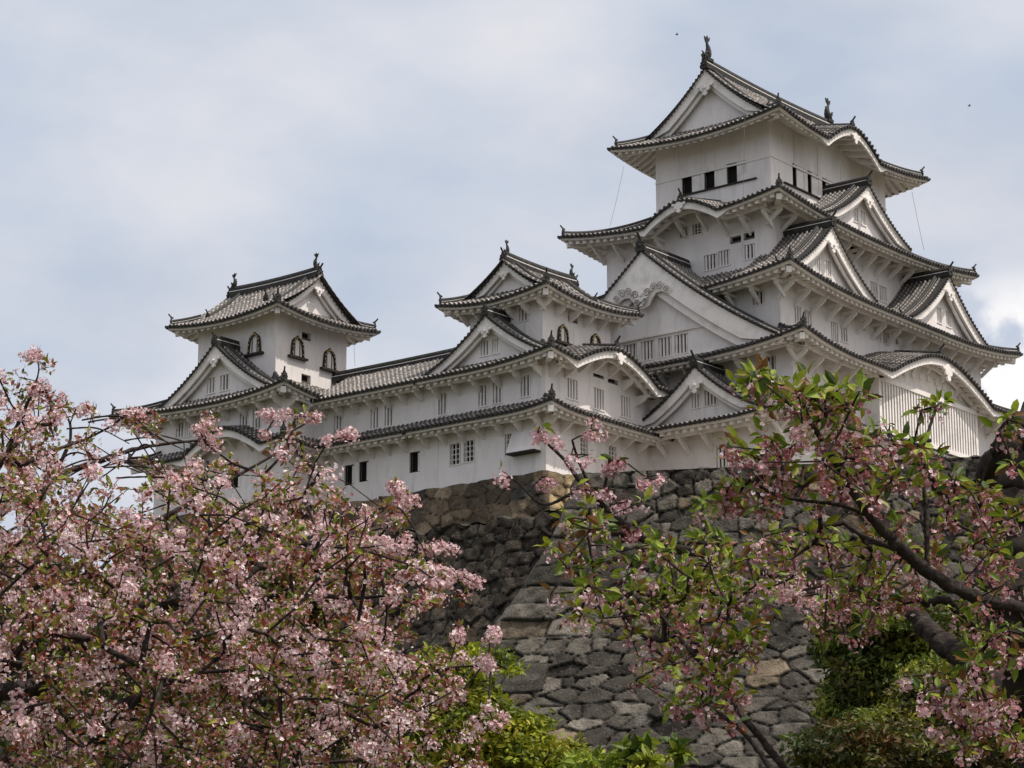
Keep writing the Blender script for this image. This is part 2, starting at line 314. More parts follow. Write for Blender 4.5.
        for (c, hw, B) in kara.get(q, []):
            km = MB(); ka = np.linspace(s.a_of(c)-hw, s.a_of(c)+hw, 33); zl = zE+Pf(ws/D[q])-.45
            zt_ = np.maximum(Z(q, ka, 0*ka+ws)-.2, zl+.01)
            km.grid(np.stack([s.w(ka, ws-.04, 0*ka+zl), s.w(ka, ws-.04, zt_)], 1)); infill.append(km)
        if rafter and q in 'WSEN':
            n = int(Lq/.52); A4 = (np.arange(n)+.5)*Lq/n; hd = np.minimum(ws+.05, hipd(q, A4)-.05); ok = hd > .45; A4 = A4[ok]; hd = hd[ok]
            T = np.linspace(0, 1, 5); dd = .34+(hd[:, None]-.34)*T[None]; zz = Z(q, A4[:, None], dd)
            for (w_, t_, b_) in ((.125, -.20, -.50),):
                ring = [(-w_, t_), (w_, t_), (w_, b_), (-w_, b_)]
                P = np.stack([s.w(A4[:, None]+a_, dd, zz+b2) for a_, b2 in ring+ring[:1]], 2)
                nA, nT, nR = P.shape[:3]; I = np.arange(nA*nT*nR).reshape(nA, nT, nR)
                F = np.stack([I[:, :-1, :-1], I[:, 1:, :-1], I[:, 1:, 1:], I[:, :-1, 1:]], -1).reshape(-1, 4); rf.add(P, F, 0)
                I = np.arange(nA*4).reshape(nA, 4); rf.add(P[:, 0, :4], I, 0)
    ro = part(mb, name, ROOFM, thing, label)
    so_ = subpart(sf, 'eave_board', PLT, ro)
    for km in infill: subpart(km, 'gable_panel', PL, ro)
    if rafter: subpart(rf, 'rafter_row', PLT, ro)
    # hip ridges + corner beams
    cs = {0: ('W', 'S', 0, 0, x0, y0, 1, 1), 1: ('E', 'S', 0, 1, x1, y0, -1, 1), 2: ('E', 'N', 1, 1, x1, y1, -1, -1), 3: ('W', 'N', 1, 0, x0, y1, 1, -1)}
    for c in range(4):
        if not hips[c]: continue
        qx, qy, _, _, cx, cy, sx, sy = cs[c]
        if not (qx in sides and qy in sides): continue
        Dx, Dy = D[qx], D[qy]
        tm = 1.0 if not irim else G/D['W']
        T = np.linspace(.07, tm, 14)
        s = S[qx]; a = T*Dy if sy > 0 else s.L-T*Dy
        z = Z(qx, a, T*Dx)
        pts = np.stack([cx+sx*T*Dx, cy+sy*T*Dy, z], 1)
        hb = MB(); ridge_bar(hb, pts, .30, .34)
        f = (-sx*Dx, -sy*Dy); oni(hb, pts[0]+[0, 0, .12], f, .62, horn=True)
        subpart(hb, 'hip_ridge', [RIDGE, PLT], ro)
        cb = MB(); p0 = np.array([cx+sx*.10*Dx, cy+sy*.10*Dy, Z(qx, .1*Dy if sy > 0 else s.L-.1*Dy, .1*Dx)-.55]); 
        wx = (soff['W'] if soff else 2.0)
        tt = min(1, wx/Dx); p1 = np.array([cx+sx*tt*Dx, cy+sy*tt*Dy, float(Z(qx, np.array(tt*Dy if sy > 0 else s.L-tt*Dy), np.array(tt*Dx)))-.6])
        cb.beam(p0, p1, .3, .36); subpart(cb, 'corner_beam', PLT, ro)
    # brackets
    if brackets:
        for q in brackets:
            s = S[q]; ws = soff[q]; dp = .5*ws; a0, a1 = bnd[q] if bnd and q in bnd else (ws*.9, s.L-ws*.9)
            aa = np.linspace(a0-.4, a1+.4, 40); pb = MB(); zz = Z(q, aa, 0*aa+dp)-.58
            P = np.stack([s.w(aa, dp-.1, zz+.12), s.w(aa, dp-.1, zz-.12), s.w(aa, dp+.1, zz-.12), s.w(aa, dp+.1, zz+.12)], 1)
            pb.grid(P, 0); subpart(pb, 'purlin', PLT, ro)
            n = max(2, int(round((a1-a0)/bstep))+1); proto = None
            for ab in np.linspace(a0, a1, n):
                zp = float(Z(q, np.array(ab), np.array(dp)))-.72
                if proto is None:
                    m2 = MB(); l = ws-dp+.02
                    dr = (.30*l+.10) if ws < 1.7 else (.6*l+.1); m2.box((l/2-.08, 0, 0), (l/2+.1, .085, .085)); m2.prism([(.0, -.08), (l, -.08), (l, -dr-.22), (l-.12, -dr-.16), (.16, -.24)] if ws < 1.7 else [(.0, -.05), (.26, -.05), (l, -dr+.06), (l, -dr-.2), (.0, -.2)], (0, -.07, 0), (1, 0, 0), (0, 0, 1), (0, 1, 0), .14)
                    proto = m2.build('eave_bracket', PLT); ob = proto
                else:
                    ob = proto.copy(); COL.objects.link(ob)
                ob.parent = ro; ob.location = Vector(s.w(ab, dp, zp).tolist())
                ob.rotation_euler = (0, 0, math.atan2(s.n[1], s.n[0]))
    roof_info = dict(Z=Z, S=S, Pf=Pf, obj=ro)
    return roof_info

def lobes(sc=1.0):   # gegyo pendant outline
    pts = []
    for (cx, cy, r, a0, a1) in [(-.95, .55, .22, 120, 330), (-.42, .10, .3, 170, 310), (0, -.42, .36, 190, 350), (.42, .10, .3, 230, 370), (.95, .55, .22, 210, 420)]:
        for t in np.radians(np.linspace(a0, a1, 8)): pts.append((cx+r*math.cos(t), cy+r*math.sin(t)))
    pts += [(.5, .62), (.15, .9), (0, 1.0), (-.15, .9), (-.5, .62)]
    return np.array(pts)*sc

def gable_front(thing, s, c, zf_fn, w, d, zb, ovf=.7, pend=.6, wins=[], ornate=False, ridge_h=.5, bw=.55, name='gable', label=None, on=.8, foot_ext=0):
    """s side frame; c centre along; zf_fn(s01)->z of roof skin; w half width; d plane depth; zb base z."""
    a = c if not hasattr(c, 'k') else c
    U = np.linspace(-1, 1, 41); zz = zf_fn(np.abs(U))
    # triangular wall with window holes
    mb = MB(); zt = np.maximum(zz-.28, zb)
    holes = [(ww[0]-ww[2]/2, ww[0]+ww[2]/2, ww[1], ww[1]+ww[3]) for ww in wins]
    xs = sorted(set(np.round(np.concatenate([a+U*w, [h for H_ in holes for h in H_[:2]]]), 4)))
    xs = np.array(xs); top = np.maximum(np.interp(xs, a+U*w, zt), zb)
    hz = sorted(set([h for H_ in holes for h in H_[2:]]))
    levels = [zb]+hz
    for i in range(len(xs)-1):
        xa, xb = xs[i], xs[i+1]; xm = (xa+xb)/2
        lv = levels+[None]
        for j in range(len(levels)):
            lo = levels[j]; hi = levels[j+1] if j+1 < len(levels) else None
            if hi is not None and any(h[0] < xm < h[1] and h[2] < (lo+hi)/2 < h[3] for h in holes): continue
            ta, tb = (top[i], top[i+1]) if hi is None else (min(hi, top[i]), min(hi, top[i+1]))
            la, lb = min(lo, ta), min(lo, tb)
            if ta-la < 1e-4 and tb-lb < 1e-4: continue
            mb.add([s.w(xa, d, la), s.w(xb, d, lb), s.w(xb, d, tb), s.w(xa, d, ta)], [0, 1, 2, 3])
    g = part(mb, name, PL, thing, label)
    # bargeboards: stepped bands
    bb = MB()
    tan = np.gradient(zz, U*w); nl = np.sqrt(1+tan**2)
    tap = 1-.8*np.clip((np.abs(U)-.7)/.3, 0, 1)
    for (t0, t1, o0, th) in ((.06, bw, ovf-.12, .14), (bw-.02, bw*1.42, ovf-.34, .12)):
        p_t = zz-t0*nl*tap; p_b = zz-t1*nl*tap
        f0 = d-o0; f1 = f0+th
        P = np.stack([s.w(a+U*w, f0, p_t), s.w(a+U*w, f0, p_b), s.w(a+U*w, f1, p_b), s.w(a+U*w, f1, p_t)], 1); bb.grid(P, 0)
    P = np.stack([s.w(a+U*w, d-.36, zz-.2), s.w(a+U*w, d+.02, zz-.2)], 1); bb.grid(P, 0)
    P = np.stack([s.w(a+U*w, d-ovf+.03, zz-.08), s.w(a+U*w, d, zz-.08)], 1); bb.grid(P, 0)
    subpart(bb, 'bargeboard', PLT, g)
    # rake tiles: dark band + end discs + descending ridge
    rk = MB(); f0 = d-ovf
    P = np.stack([s.w(a+U*w, f0+.55, zz+.03), s.w(a+U*w, f0, zz+.06), s.w(a+U*w, f0, zz-.07), s.w(a+U*w, f0+.06, zz-.07)], 1); rk.grid(P, 0)
    arc = np.concatenate([[0], np.cumsum(np.hypot(np.diff(U*w), np.diff(zz)))]); m = int(arc[-1]/.3)
    ua = np.interp((np.arange(m)+.5)*arc[-1]/m, arc, U*w); za = np.interp(ua, U*w, zz)
    t8 = np.linspace(0, 2*np.pi, 9)[:-1]
    for u_, z_ in zip(ua, za):
        ctr = s.w(a+u_, f0-.06, z_-.02); V = ctr+(np.cos(t8)[:, None]*s.E3+np.sin(t8)[:, None]*np.array([0, 0, 1.]))*.095
        rk.add(np.concatenate([V, V+s.N3*.1]), np.array([[i, (i+1) % 8, 8+(i+1) % 8, 8+i] for i in range(8)]), 0); rk.add(V, np.arange(8), 0)
    for sg in (-1, 1):
        Uh = np.linspace(.04, .93, 16)*sg; zh = zf_fn(np.abs(Uh)); pts = s.w(a+Uh*w, f0+.95, zh)
        hb = MB(); ridge_bar(rk, pts, .30, .30, 0); oni(rk, pts[-1]+[0, 0, .08], tuple((s.E3*sg)[:2]), .55)
    subpart(rk, 'rake_tiles', [RIDGE, PLT], g)
    ob = MB(); za_ = float(zf_fn(np.array(0.)))
    oni(ob, s.w(a, f0+.02, za_+.05), tuple((-s.N3)[:2]), on)
    subpart(ob, 'ridge_end_tile', RIDGE, g)
    if pend:
        pm = MB(); sl_ = (za_-float(zf_fn(np.array(.1))))/(.1*w); hh = bw*1.9; xx_ = hh/sl_*.8
        pm.prism([(0, -.2), (-xx_, -hh), (0, -hh*1.1), (xx_, -hh)], s.w(a, d-ovf+.10, za_), s.E3, (0, 0, 1), s.N3, .2)
        o = s.w(a, d-ovf+.06, za_-bw*1.75-pend*.95-(.25 if ornate else 0)); g_ = .78
        pm.prism(lobes(pend), o, s.E3, (0, 0, 1), -s.N3, .12)
        hx = [(math.cos(t)*.22*pend, math.sin(t)*.22*pend+.25*pend) for t in np.radians(range(0, 360, 60))]
        pm.prism(hx, o-s.N3*.12, s.E3, (0, 0, 1), -s.N3, .10)
        if ornate:        # carved scrolls each side of the pendant
            for sg in (-1, 1):
                for k_, (cx, cz, r0) in enumerate(((.55, .25, .34), (1.15, .62, .30), (1.75, .55, .34), (2.3, .22, .26), (.35, -.45, .28))):
                    t = np.linspace(0, 4.2*np.pi*.75, 30); r_ = r0*(1-t/t[-1]*.8)
                    pts = [s.w(a+sg*g_*(cx+rr*math.cos(tt)), d-ovf-.08, o[2]+g_*(cz+rr*math.sin(tt))) for rr, tt in zip(r_, t)]
                    pm.tube(pts, .03, 5, 1)
                ol = [(0.0, .9), (.5, .95), (1.2, 1.2), (1.9, 1.0), (2.5, .55), (2.75, .1), (2.5, -.15), (2.15, .0), (1.7, .2), (1.2, .15), (.9, -.2), (.55, -.75), (0, -.9)]
                ol = [(sg*x_*g_, y_*g_) for x_, y_ in ol]
                pm.prism(ol, o+s.N3*.02, s.E3, (0, 0, 1), s.N3, .10)
        subpart(pm, 'gable_pendant', [PLT, CARVE_SHADE], g)
    for ww in wins: window(g, s, d, ww[0], ww[1], ww[2], ww[3], 'bars', sub_=True)
    return g

def window(parent, s, d, a, z, w, h, kind='bars', sub_=False):
    """recess behind the wall plane at depth d of frame s"""
    mb = MB(); a0, a1, z0, z1 = a-w/2, a+w/2, z, z+h; dp = .28
    q = lambda A, m: mb.add([s.w(*p) for p in A], [0, 1, 2, 3], m)
    q([(a0, d, z0), (a1, d, z0), (a1, d+dp, z0), (a0, d+dp, z0)], 0); q([(a0, d, z1), (a1, d, z1), (a1, d+dp, z1), (a0, d+dp, z1)], 0)
    q([(a0, d, z0), (a0, d, z1), (a0, d+dp, z1), (a0, d+dp, z0)], 0); q([(a1, d, z0), (a1, d, z1), (a1, d+dp, z1), (a1, d+dp, z0)], 0)
    q([(a0, d+dp, z0), (a1, d+dp, z0), (a1, d+dp, z1), (a0, d+dp, z1)], 1)
    def bx(A0, A1, D0, D1, Z0, Z1, m):
        c = s.w((A0+A1)/2, (D0+D1)/2, (Z0+Z1)/2); e = np.abs(s.E3*(A1-A0)/2+s.N3*(D1-D0)/2)+[0, 0, (Z1-Z0)/2]; mb.box(c, e, None, m)
    if kind in ('bars', 'dbars'):
        n = max(3, int(w/.21)); bm = 0 if kind == 'bars' else 0
        for i in range(n):
            c = a0+(i+.5)*w/n; bw_ = .056 if kind == 'bars' else .022
            bx(c-bw_, c+bw_, d+.06, d+.16, z0, z1, bm)
        if kind == 'dbars':
            for j in range(1, 4): bx(a0, a1, d+.1, d+.14, z0+j*h/4-.02, z0+j*h/4+.02, 0)
    if kind == 'shut':      # half open sliding shutter: the a1 or a0 half closed (flag by side)
        cl = (a0, a0+w*.5) if s.k == 'W' else (a0+w*.42, a1)
        bx(cl[0], cl[1], d+.05, d+.12, z0, z1, 0)
    if kind == 'open' or kind == 'shut':
        for e_ in (a0, a1): bx(e_-.045, e_+.045, d+.10, d+.2, z0, z1, 2)
        bx(a0, a1, d+.10, d+.2, z0, z0+.06, 2); bx(a0, a1, d+.10, d+.2, z1-.06, z1, 2)
        if kind == 'open': bx(a0+w*.04, a0+w*.32, d+.12, d+.19, z0+.06, z1-.06, 0)
    if kind == 'vent':
        bx(a0, a1, d+.05, d+.2, z0, z0+h*.3, 3)
    if kind in ('bars', 'dbars'): bx(a0-.05, a1+.05, d-.05, d+.05, z0-.07, z0-.003, 0)
    if kind == 'kato':
        pass
    return (subpart if sub_ else part)(mb, 'window' if kind != 'vent' else 'vent', WIN, parent)

def kato(parent, s, d, a, z, w, h):          # bell-shaped window with black and gold frame
    half = [(1.0, 0), (.93, .35), (.86, .62), (.74, .80), (.45, .92), (.2, .96), (0, 1.06)]
    pts = [(x*w/2, y*h) for x, y in half]; P = np.array(pts+[(-x, y) for x, y in pts[-2::-1]])
    mb = MB(); mb.prism(P*[.80, .9], s.w(a, d-.05, z+.02), s.E3, (0, 0, 1), s.N3, .05-.003, 0)
    O = P; I_ = P*[.78, .88]+[0, .0]
    n = len(P)
    for i in range(n-1):
        for (A, B) in (((O[i], O[i+1]), (I_[i], I_[i+1])),):
            quad = [A[0], A[1], B[1], B[0]]
            mb.prism(quad, s.w(a, d-.16, z), s.E3, (0, 0, 1), s.N3, .16, 2)
            for t in (.5,):
                m_ = (A[0]+A[1]+B[0]+B[1])/4; r = .045
                mb.box(s.w(a+m_[0], d-.17, z+m_[1]), np.abs(s.E3*r+s.N3*.012)+[0, 0, r], None, 4)
    mb.box(s.w(a, d-.12, z-.07), np.abs(s.E3*(w/2+.22)+s.N3*.14)+[0, 0, .07], None, 2)
    for x in (-.2, .2): mb.box(s.w(a+x*w, d-.06, z+h*.42), np.abs(s.E3*.035+s.N3*.02)+[0, 0, h*.40], None, 2 if False else 3)
    return part(mb, 'arched_window', WIN, parent)

def rt(zE, H, k, ws, D): t = ws/D; return zE+H*(k*t+(1-k)*t*t)-.13
def walls(thing, rect, z0, z1, holes={}, name='wall', label=None, faces='WSEN', m=None):
    """holes[side] = [(px,py,w,h,kind)] centre pixel -> opening on that wall plane"""
    mb = MB(); todo = []
    for q in faces:
        s = Side(rect, q); hs = []
        for (px, py, w, h, kind) in holes.get(q, []):
            P = onx(px, py, s.o[0]) if q in 'WE' else ony(px, py, s.o[1])
            a = s.a_of(P[1] if q in 'WE' else P[0]); z = P[2]-h/2
            if kind != 'kato': hs.append((a-w/2, a+w/2, z, z+h))
            todo.append((s, a, z, w, h, kind))
        xs = sorted(set([0, s.L]+[v for H_ in hs for v in H_[:2]])); zs = sorted(set([z0, z1]+[v for H_ in hs for v in H_[2:]]))
        for i in range(len(xs)-1):
            for j in range(len(zs)-1):
                xm, zm = (xs[i]+xs[i+1])/2, (zs[j]+zs[j+1])/2
                if any(h[0] < xm < h[1] and h[2] < zm < h[3] for h in hs): continue
                if zm < z0 or zm > z1: continue
                mb.add([s.w(xs[i], 0, zs[j]), s.w(xs[i+1], 0, zs[j]), s.w(xs[i+1], 0, zs[j+1]), s.w(xs[i], 0, zs[j+1])], [0, 1, 2, 3])
    wo = part(mb, name, m or PL, thing, label)
    for (s, a, z, w, h, kind) in todo:
        if kind == 'kato': kato(thing, s, 0, a, z, w, h)
        else: window(thing, s, 0, a, z, w, h, kind)
    return wo

def dormer(thing, s, c, d, w, za, zf, dback, rfn=None, ovf=.7, cur=.42, **kw):
    """triangular dormer gable with its own tiled roof; c,w along side; d wall plane depth"""
    fn = lambda u: zf+(za-zf)*((1-cur)*(1-u)+cur*(1-u)**2)
    mb = MB(); d0 = d-ovf+.02
    for sg in (-1, 1):
        U = np.linspace(0, 1.0, 12); zz = fn(U); Dd = np.array([d0, dback])
        P = np.stack([s.w(c+sg*U*w, x, zz) for x in Dd], 1); mb.grid(P, 0, smooth=True)
        P = np.stack([s.w(c+sg*U*w, x, zz-.12) for x in Dd], 1); mb.grid(P, 3, smooth=True)
        n = int((dback-d0)/STEP)
        th = np.linspace(0, np.pi, 6)
        for i in range(n):
            dc = d0+.45+(i+.5)*STEP
            if dc > dback: break
            P = s.w(c+sg*U*w, dc, zz+.02)[:, None]+(np.cos(th)[:, None]*s.N3+np.sin(th)[:, None]*np.array([0, 0, 1.2]))[None]*.085
            arc = np.concatenate([[0], np.cumsum(np.hypot(np.diff(U*w), np.diff(zz)))])
            uv = np.stack([np.broadcast_to(th, (12, 6)), np.broadcast_to(arc[:, None]/.36+random.random()*.12, (12, 6))], -1); mb.grid(P, 1, uv, True)
    g = gable_front(thing, s, c, fn, w, d, kw.pop('zb', zf-.5), ovf=ovf, **kw)
    subpart(mb, 'gable_roof', ROOFM, g)
    rb = MB(); pts = s.w(c, np.linspace(d0, dback, 6), za+.02); ridge_bar(rb, pts, .36, .5); subpart(rb, 'ridge', [RIDGE, PLT], g)
    return g

def top_ridge(thing, p0, p1, h=.75, w=.42, sag=.18):
    T = np.linspace(0, 1, 12); p0 = np.array(p0, float); p1 = np.array(p1, float)
    pts = p0+(p1-p0)*T[:, None]; pts[:, 2] += sag*(2*T-1)**2
    mb = MB(); ridge_bar(mb, pts, w, h); return part(mb, 'main_ridge', [RIDGE, PLT], thing)

# ================================================================== MAIN KEEP
KEEP = empty('castle_keep', (130, 83, 30), 'tall white five-tier castle keep on the right, highest building on the stone wall', 'castle keep')
R1 = (113.0, 71.3, 146.0, 94.5); R2 = (115.0, 71.3, 145.0, 94.4); R3 = (116.0, 72.7, 144.0, 93.1); R4 = (118.0, 74.6, 142.1, 91.0); R5 = (121.0, 76.3, 139.2, 89.3)
S1 = (115.0, 73.3, 144.0, 92.6); S2 = (117.0, 73.4, 143.0, 92.4); S3 = (118.0, 74.8, 142.0, 91.0); S4 = (120.2, 76.8, 139.8, 88.8); S5 = (123.2, 78.5, 137.0, 87.1)
def Dd(r, s_): return {'W': s_[0]-r[0], 'S': s_[1]-r[1], 'E': r[2]-s_[2], 'N': r[3]-s_[3]}
zE5, zE4, zE3, zE2, zE1 = 53.65, 47.25, 42.0, 37.65, 33.3
H5 = 4.95; G5 = 2.3
walls(KEEP, S1, 29.6, rt(zE1, 1.3, .62, 2, 4), {'W': [(721.6, 457, .75, 1.5, 'bars'), (733.5, 454, .75, 1.5, 'bars')]})
walls(KEEP, S2, 33.9, rt(zE2, 1.7, .62, 2, 3.3), {'S': [(851, 405, .8, 1.1, 'bars'), (840, 400, .8, 1.1, 'bars')], 'W': [(770, 365, .8, 1.0, 'bars')]})
walls(KEEP, S3, 38.4, rt(zE3, 2.1, .62, 2, 4.2), {'W': [(758.5, 298, .8, .8, 'bars')], 'S': [(797.5, 315, .8, 1.1, 'bars'), (808, 318, .8, .9, 'bars'), (834.5, 332, .85, 1.2, 'bars'), (844, 334.5, .8, .9, 'bars'), (877.5, 333, .85, .9, 'bars'), (886, 337, .8, .9, 'bars'), (863.5, 328, .3, .3, 'vent'), (897, 342, .3, .3, 'vent'), (906, 345, .3, .3, 'vent')]})
walls(KEEP, S4, 43.4, rt(zE4, 2.35, .62, 2.2, 5), {'W': [(684, 232, .62, .7, 'dbars'), (697, 228, .7, .8, 'dbars'), (710.5, 262, .95, .95, 'bars'), (724, 258, .85, .95, 'bars'), (735.5, 239.7, .8, .45, 'vent'), (749, 236, .8, .45, 'vent'), (749.5, 251.5, .75, .9, 'bars'), (652, 232, .62, .7, 'bars')],
     'S': [(874, 290, .9, 1.0, 'bars'), (883, 294, .9, 1.0, 'bars'), (855, 250, 1.2, .6, 'vent')]})
walls(KEEP, S5, 48.8, rt(zE5, H5, .58, 2.2, 6.5), {'W': [(691.5, 183.5, 1.5, 1.2, 'shut'), (714, 178, 1.5, 1.25, 'shut'), (736.5, 172, 1.5, 1.3, 'shut')],
     'S': [(798.5, 177, 1.35, 1.5, 'shut'), (813.5, 184, 1.35, 1.5, 'shut'), (828, 191, 1.35, 1.5, 'shut'), (842, 198, 1.2, 1.5, 'shut')]})
# top storey framing strips (plastered posts and rails)
mb = MB(); sW = Side(S5, 'W'); sS = Side(S5, 'S')
for s in (sW, sS):
    za = 52.0 if s is sW else 52.05
    mb.box(s.w(s.L/2, -.02, za), np.abs(s.E3*s.L/2+s.N3*.03)+[0, 0, .06])
    for t in np.linspace(0, 1, 6)[1:-1]:
        mb.box(s.w(s.L*t, -.012, 53.1), np.abs(s.E3*.06+s.N3*.022)+[0, 0, 1.0])
part(mb, 'wall_framing', PL, KEEP)
mb = MB()
zs1 = onx(736.5, 172, S5[0])[2]-.72; zs2 = ony(813.5, 184, S5[1])[2]-.82; mb.box(sW.w(3.9, -.06, zs1), np.abs(sW.E3*2.9+sW.N3*.07)+[0, 0, .045])
part(mb, 'window_sill', DWOOD, KEEP); mb = MB(); mb.box(sS.w(5.0, -.06, zs2), np.abs(sS.E3*3.6+sS.N3*.07)+[0, 0, .045]); part(mb, 'window_sill', DWOOD, KEEP)

roof(KEEP, 'roof', R1, Dd(R1, (117.0, 73.4, 143, 92.4)), zE1, 1.3, up=.45, soff=Dd(R1, S1), brackets='WS', bnd={'W': (1.6, 9.5)}, label='lowest tier roof')
roof(KEEP, 'roof', R2, Dd(R2, S3), zE2, 1.7, up=.75, soff=Dd(R2, S2), kara={'S': [(130.9, 7.0, 2.0)]}, brackets='WS', label='second tier roof with broad wavy gable')
roof(KEEP, 'roof', R3, Dd(R3, S4), zE3, 2.1, up=.8, soff=Dd(R3, S3), brackets='WS', label='third tier roof')
roof(KEEP, 'roof', R4, Dd(R4, S5), zE4, 2.35, up=.8, soff=Dd(R4, S4), kara={'W': [(81.8, 3.1, 1.2)]}, brackets='WS', bstep=1.5, label='fourth tier roof')
ri = roof(KEEP, 'roof', R5, dict(W=6.5, S=6.5, E=6.5, N=6.5), zE5, H5, k=.58, up=.65, Rn=1.15, soff=Dd(R5, S5), irim='x', G=G5, kara={'S': [(129.8, 3.6, 1.5)]}, label='topmost hip and gable roof')
fn5 = lambda u: zE5+ri['Pf'](1-u)
wm = 6.5-G5
fg = lambda u: zE5+ri['Pf'](1-np.asarray(u)*(wm/6.5))
for q in 'WE':
    s = Side(R5, q); gable_front(KEEP, s, 6.5, fg, wm, G5, zE5+ri['Pf'](G5/6.5)-.4, ovf=.72, pend=.5, on=.8, name='gable')
zr5 = zE5+H5
top_ridge(KEEP, (R5[0]+G5-.75, 82.8, zr5-.05), (R5[2]-G5+.75, 82.8, zr5-.05), .6, .4)
shachi(KEEP, (R5[0]+G5-.35, 82.8, zr5+.58), (-1, 0), .88); shachi(KEEP, (R5[2]-G5+.35, 82.8, zr5+.58), (1, 0), .88)

# gables of the keep
s = Side(R4, 'S'); dormer(KEEP, s, 129.5-R4[0], 1.45, 5.1, 51.2, 48.1, 4.4, zb=47.9, pend=.42, wins=[(129.0-R4[0], 48.75, .55, .9), (129.9-R4[0], 48.75, .55, .9)], label='triangular gable on the fourth tier', bw=.5)
s = Side(R3, 'S')
dormer(KEEP, s, 121.95-R3[0], 1.5, 5.0, 46.3, 42.65, 5.0, zb=42.4, pend=.45, wins=[(121.3-R3[0], 43.35, .55, 1.0), (122.5-R3[0], 43.35, .6, 1.0)], label='nearer of the two triangular gables on the third tier')
dormer(KEEP, s, 136.0-R3[0], 1.5, 5.0, 46.45, 42.65, 5.0, zb=42.4, pend=.45, wins=[(135.7-R3[0], 43.35, .55, 1.0), (136.9-R3[0], 43.35, .6, 1.0)], label='farther of the two triangular gables on the third tier')
s = Side(R2, 'W'); gw = []
for px, py in ((630, 353.5), (647.5, 351), (664.8, 347.5), (681, 344)):
    P = onx(px, py, 115.85); gw.append((P[1]-R2[1], P[2]-.55, .98, 1.15))
zw = float(np.mean([g_[1] for g_ in gw])); gw = [(g_[0], zw, g_[2], g_[3]) for g_ in gw]
g = dormer(KEEP, s, 82.55-R2[1], .85, 9.7, 44.85, 38.0, 5.0, zb=37.9, pend=.72, ornate=True, wins=gw, bw=1.12, on=1.0, cur=.26, label='great triangular gable with carved scroll pendant')
mb = MB()
for zz_ in (zw-.22, zw+1.37):
    mb.box(s.w(83-R2[1], .80, zz_), np.abs(s.E3*5.0+s.N3*.06)+[0, 0, .06])
part(mb, 'gable_rail', PLT, KEEP)
s = Side(R1, 'W'); P1 = onx(699, 402, 115.2); P2 = onx(714, 399, 115.2)
dormer(KEEP, s, 78.25-R1[1], 1.9, 4.3, 36.95, 34.0, 4.4, zb=33.8, pend=.45, bw=.5, wins=[(P1[1]-R1[1], P1[2]-.4, .6, .8), (P2[1]-R1[1], P2[2]-.4, .9, .9)], label='small triangular gable on the lowest tier')
# latticed bay under the broad wavy gable
bx0, bx1, by, bz0, bz1 = 124.7, 136.6, 72.35, 34.35, 37.25
mb = MB(); nb = 34
mb.box(((bx0+bx1)/2, 72.95, bz0-.1), ((bx1-bx0)/2+.1, .7, .12)); mb.box(((bx0+bx1)/2, 72.95, bz1+.1), ((bx1-bx0)/2+.1, .7, .14)); xk = np.linspace(bx0+.5, bx1-.3, 30); zk = np.maximum(zE2+2*(.5+.5*np.cos(np.pi*np.clip((xk-130.9)/7, -1, 1)))**.72-.18, bz1+.2); mb.prism([(xk[0], bz1+.1)]+list(zip(xk, zk))+[(xk[-1], bz1+.1)], (0, 72.6, 0), (1, 0, 0), (0, 0, 1), (0, 1, 0), .6)
mb.box((bx0+.12, 72.9, (bz0+bz1)/2), (.14, .56, (bz1-bz0)/2)); mb.box((bx1-.12, 72.9, (bz0+bz1)/2), (.14, .56, (bz1-bz0)/2))
for i in range(nb): mb.box((bx0+.35+(bx1-bx0-.7)*(i+.5)/nb, by+.05, (bz0+bz1)/2), (.085, .08, (bz1-bz0)/2))
mb.box(((bx0+bx1)/2, by+.3, (bz0+bz1)/2), ((bx1-bx0)/2-.2, .02, (bz1-bz0)/2), None, 1)
part(mb, 'lattice_bay', [PLT, VENTM], KEEP)
roof(KEEP, 'bay_skirt_roof', (bx0-.4, 71.55, bx1+.4, 73.4), dict(W=.8, S=.9, E=.8, N=.8), 33.4, .6, up=.12, rafter=False, soff=dict(W=.3, S=.6, E=.3, N=.3), sides='WSE')
for i in range(9):
    mb = MB(); mb.box((127.2+i*.95, 72.54, 37.95+.55*math.sin(math.pi*(i+.5)/9)), (.16, .07, .16)); part(mb, 'carved_block', PLT, KEEP)
mb = MB(); mb.prism(lobes(.6), (130.9, 71.2, 38.6), (1, 0, 0), (0, 0, 1), (0, -1, 0), .14)
part(mb, 'wavy_gable_carving', PLT, KEEP)
mb = MB(); mb.prism(lobes(.42), (118.1, 81.8, 48.05), (0, 1, 0), (0, 0, 1), (-1, 0, 0), .12); part(mb, 'wavy_gable_carving', PLT, KEEP); mb = MB(); mb.prism(lobes(.42), (129.8, 76.4, 54.45), (1, 0, 0), (0, 0, 1), (0, -1, 0), .12)
part(mb, 'wavy_gable_carving', PLT, KEEP)
# ornaments on ridges of the wavy gables
def kridge(p, q, f):
    mb = MB(); ridge_bar(mb, np.linspace(p, q, 5), .3, .35); oni(mb, np.array(p)+[0, 0, .05], f, .75); return mb
for mb in (kridge((118.35, 81.8, 48.5), (122.5, 81.8, 49.3), (-1, 0)), kridge((129.8, 76.6, 55.2), (129.8, 79.5, 55.8), (0, -1)), kridge((130.9, 71.6, 39.75), (130.9, 74.7, 40.3), (0, -1))): part(mb, 'wavy_gable_ridge', [RIDGE, PLT], KEEP)
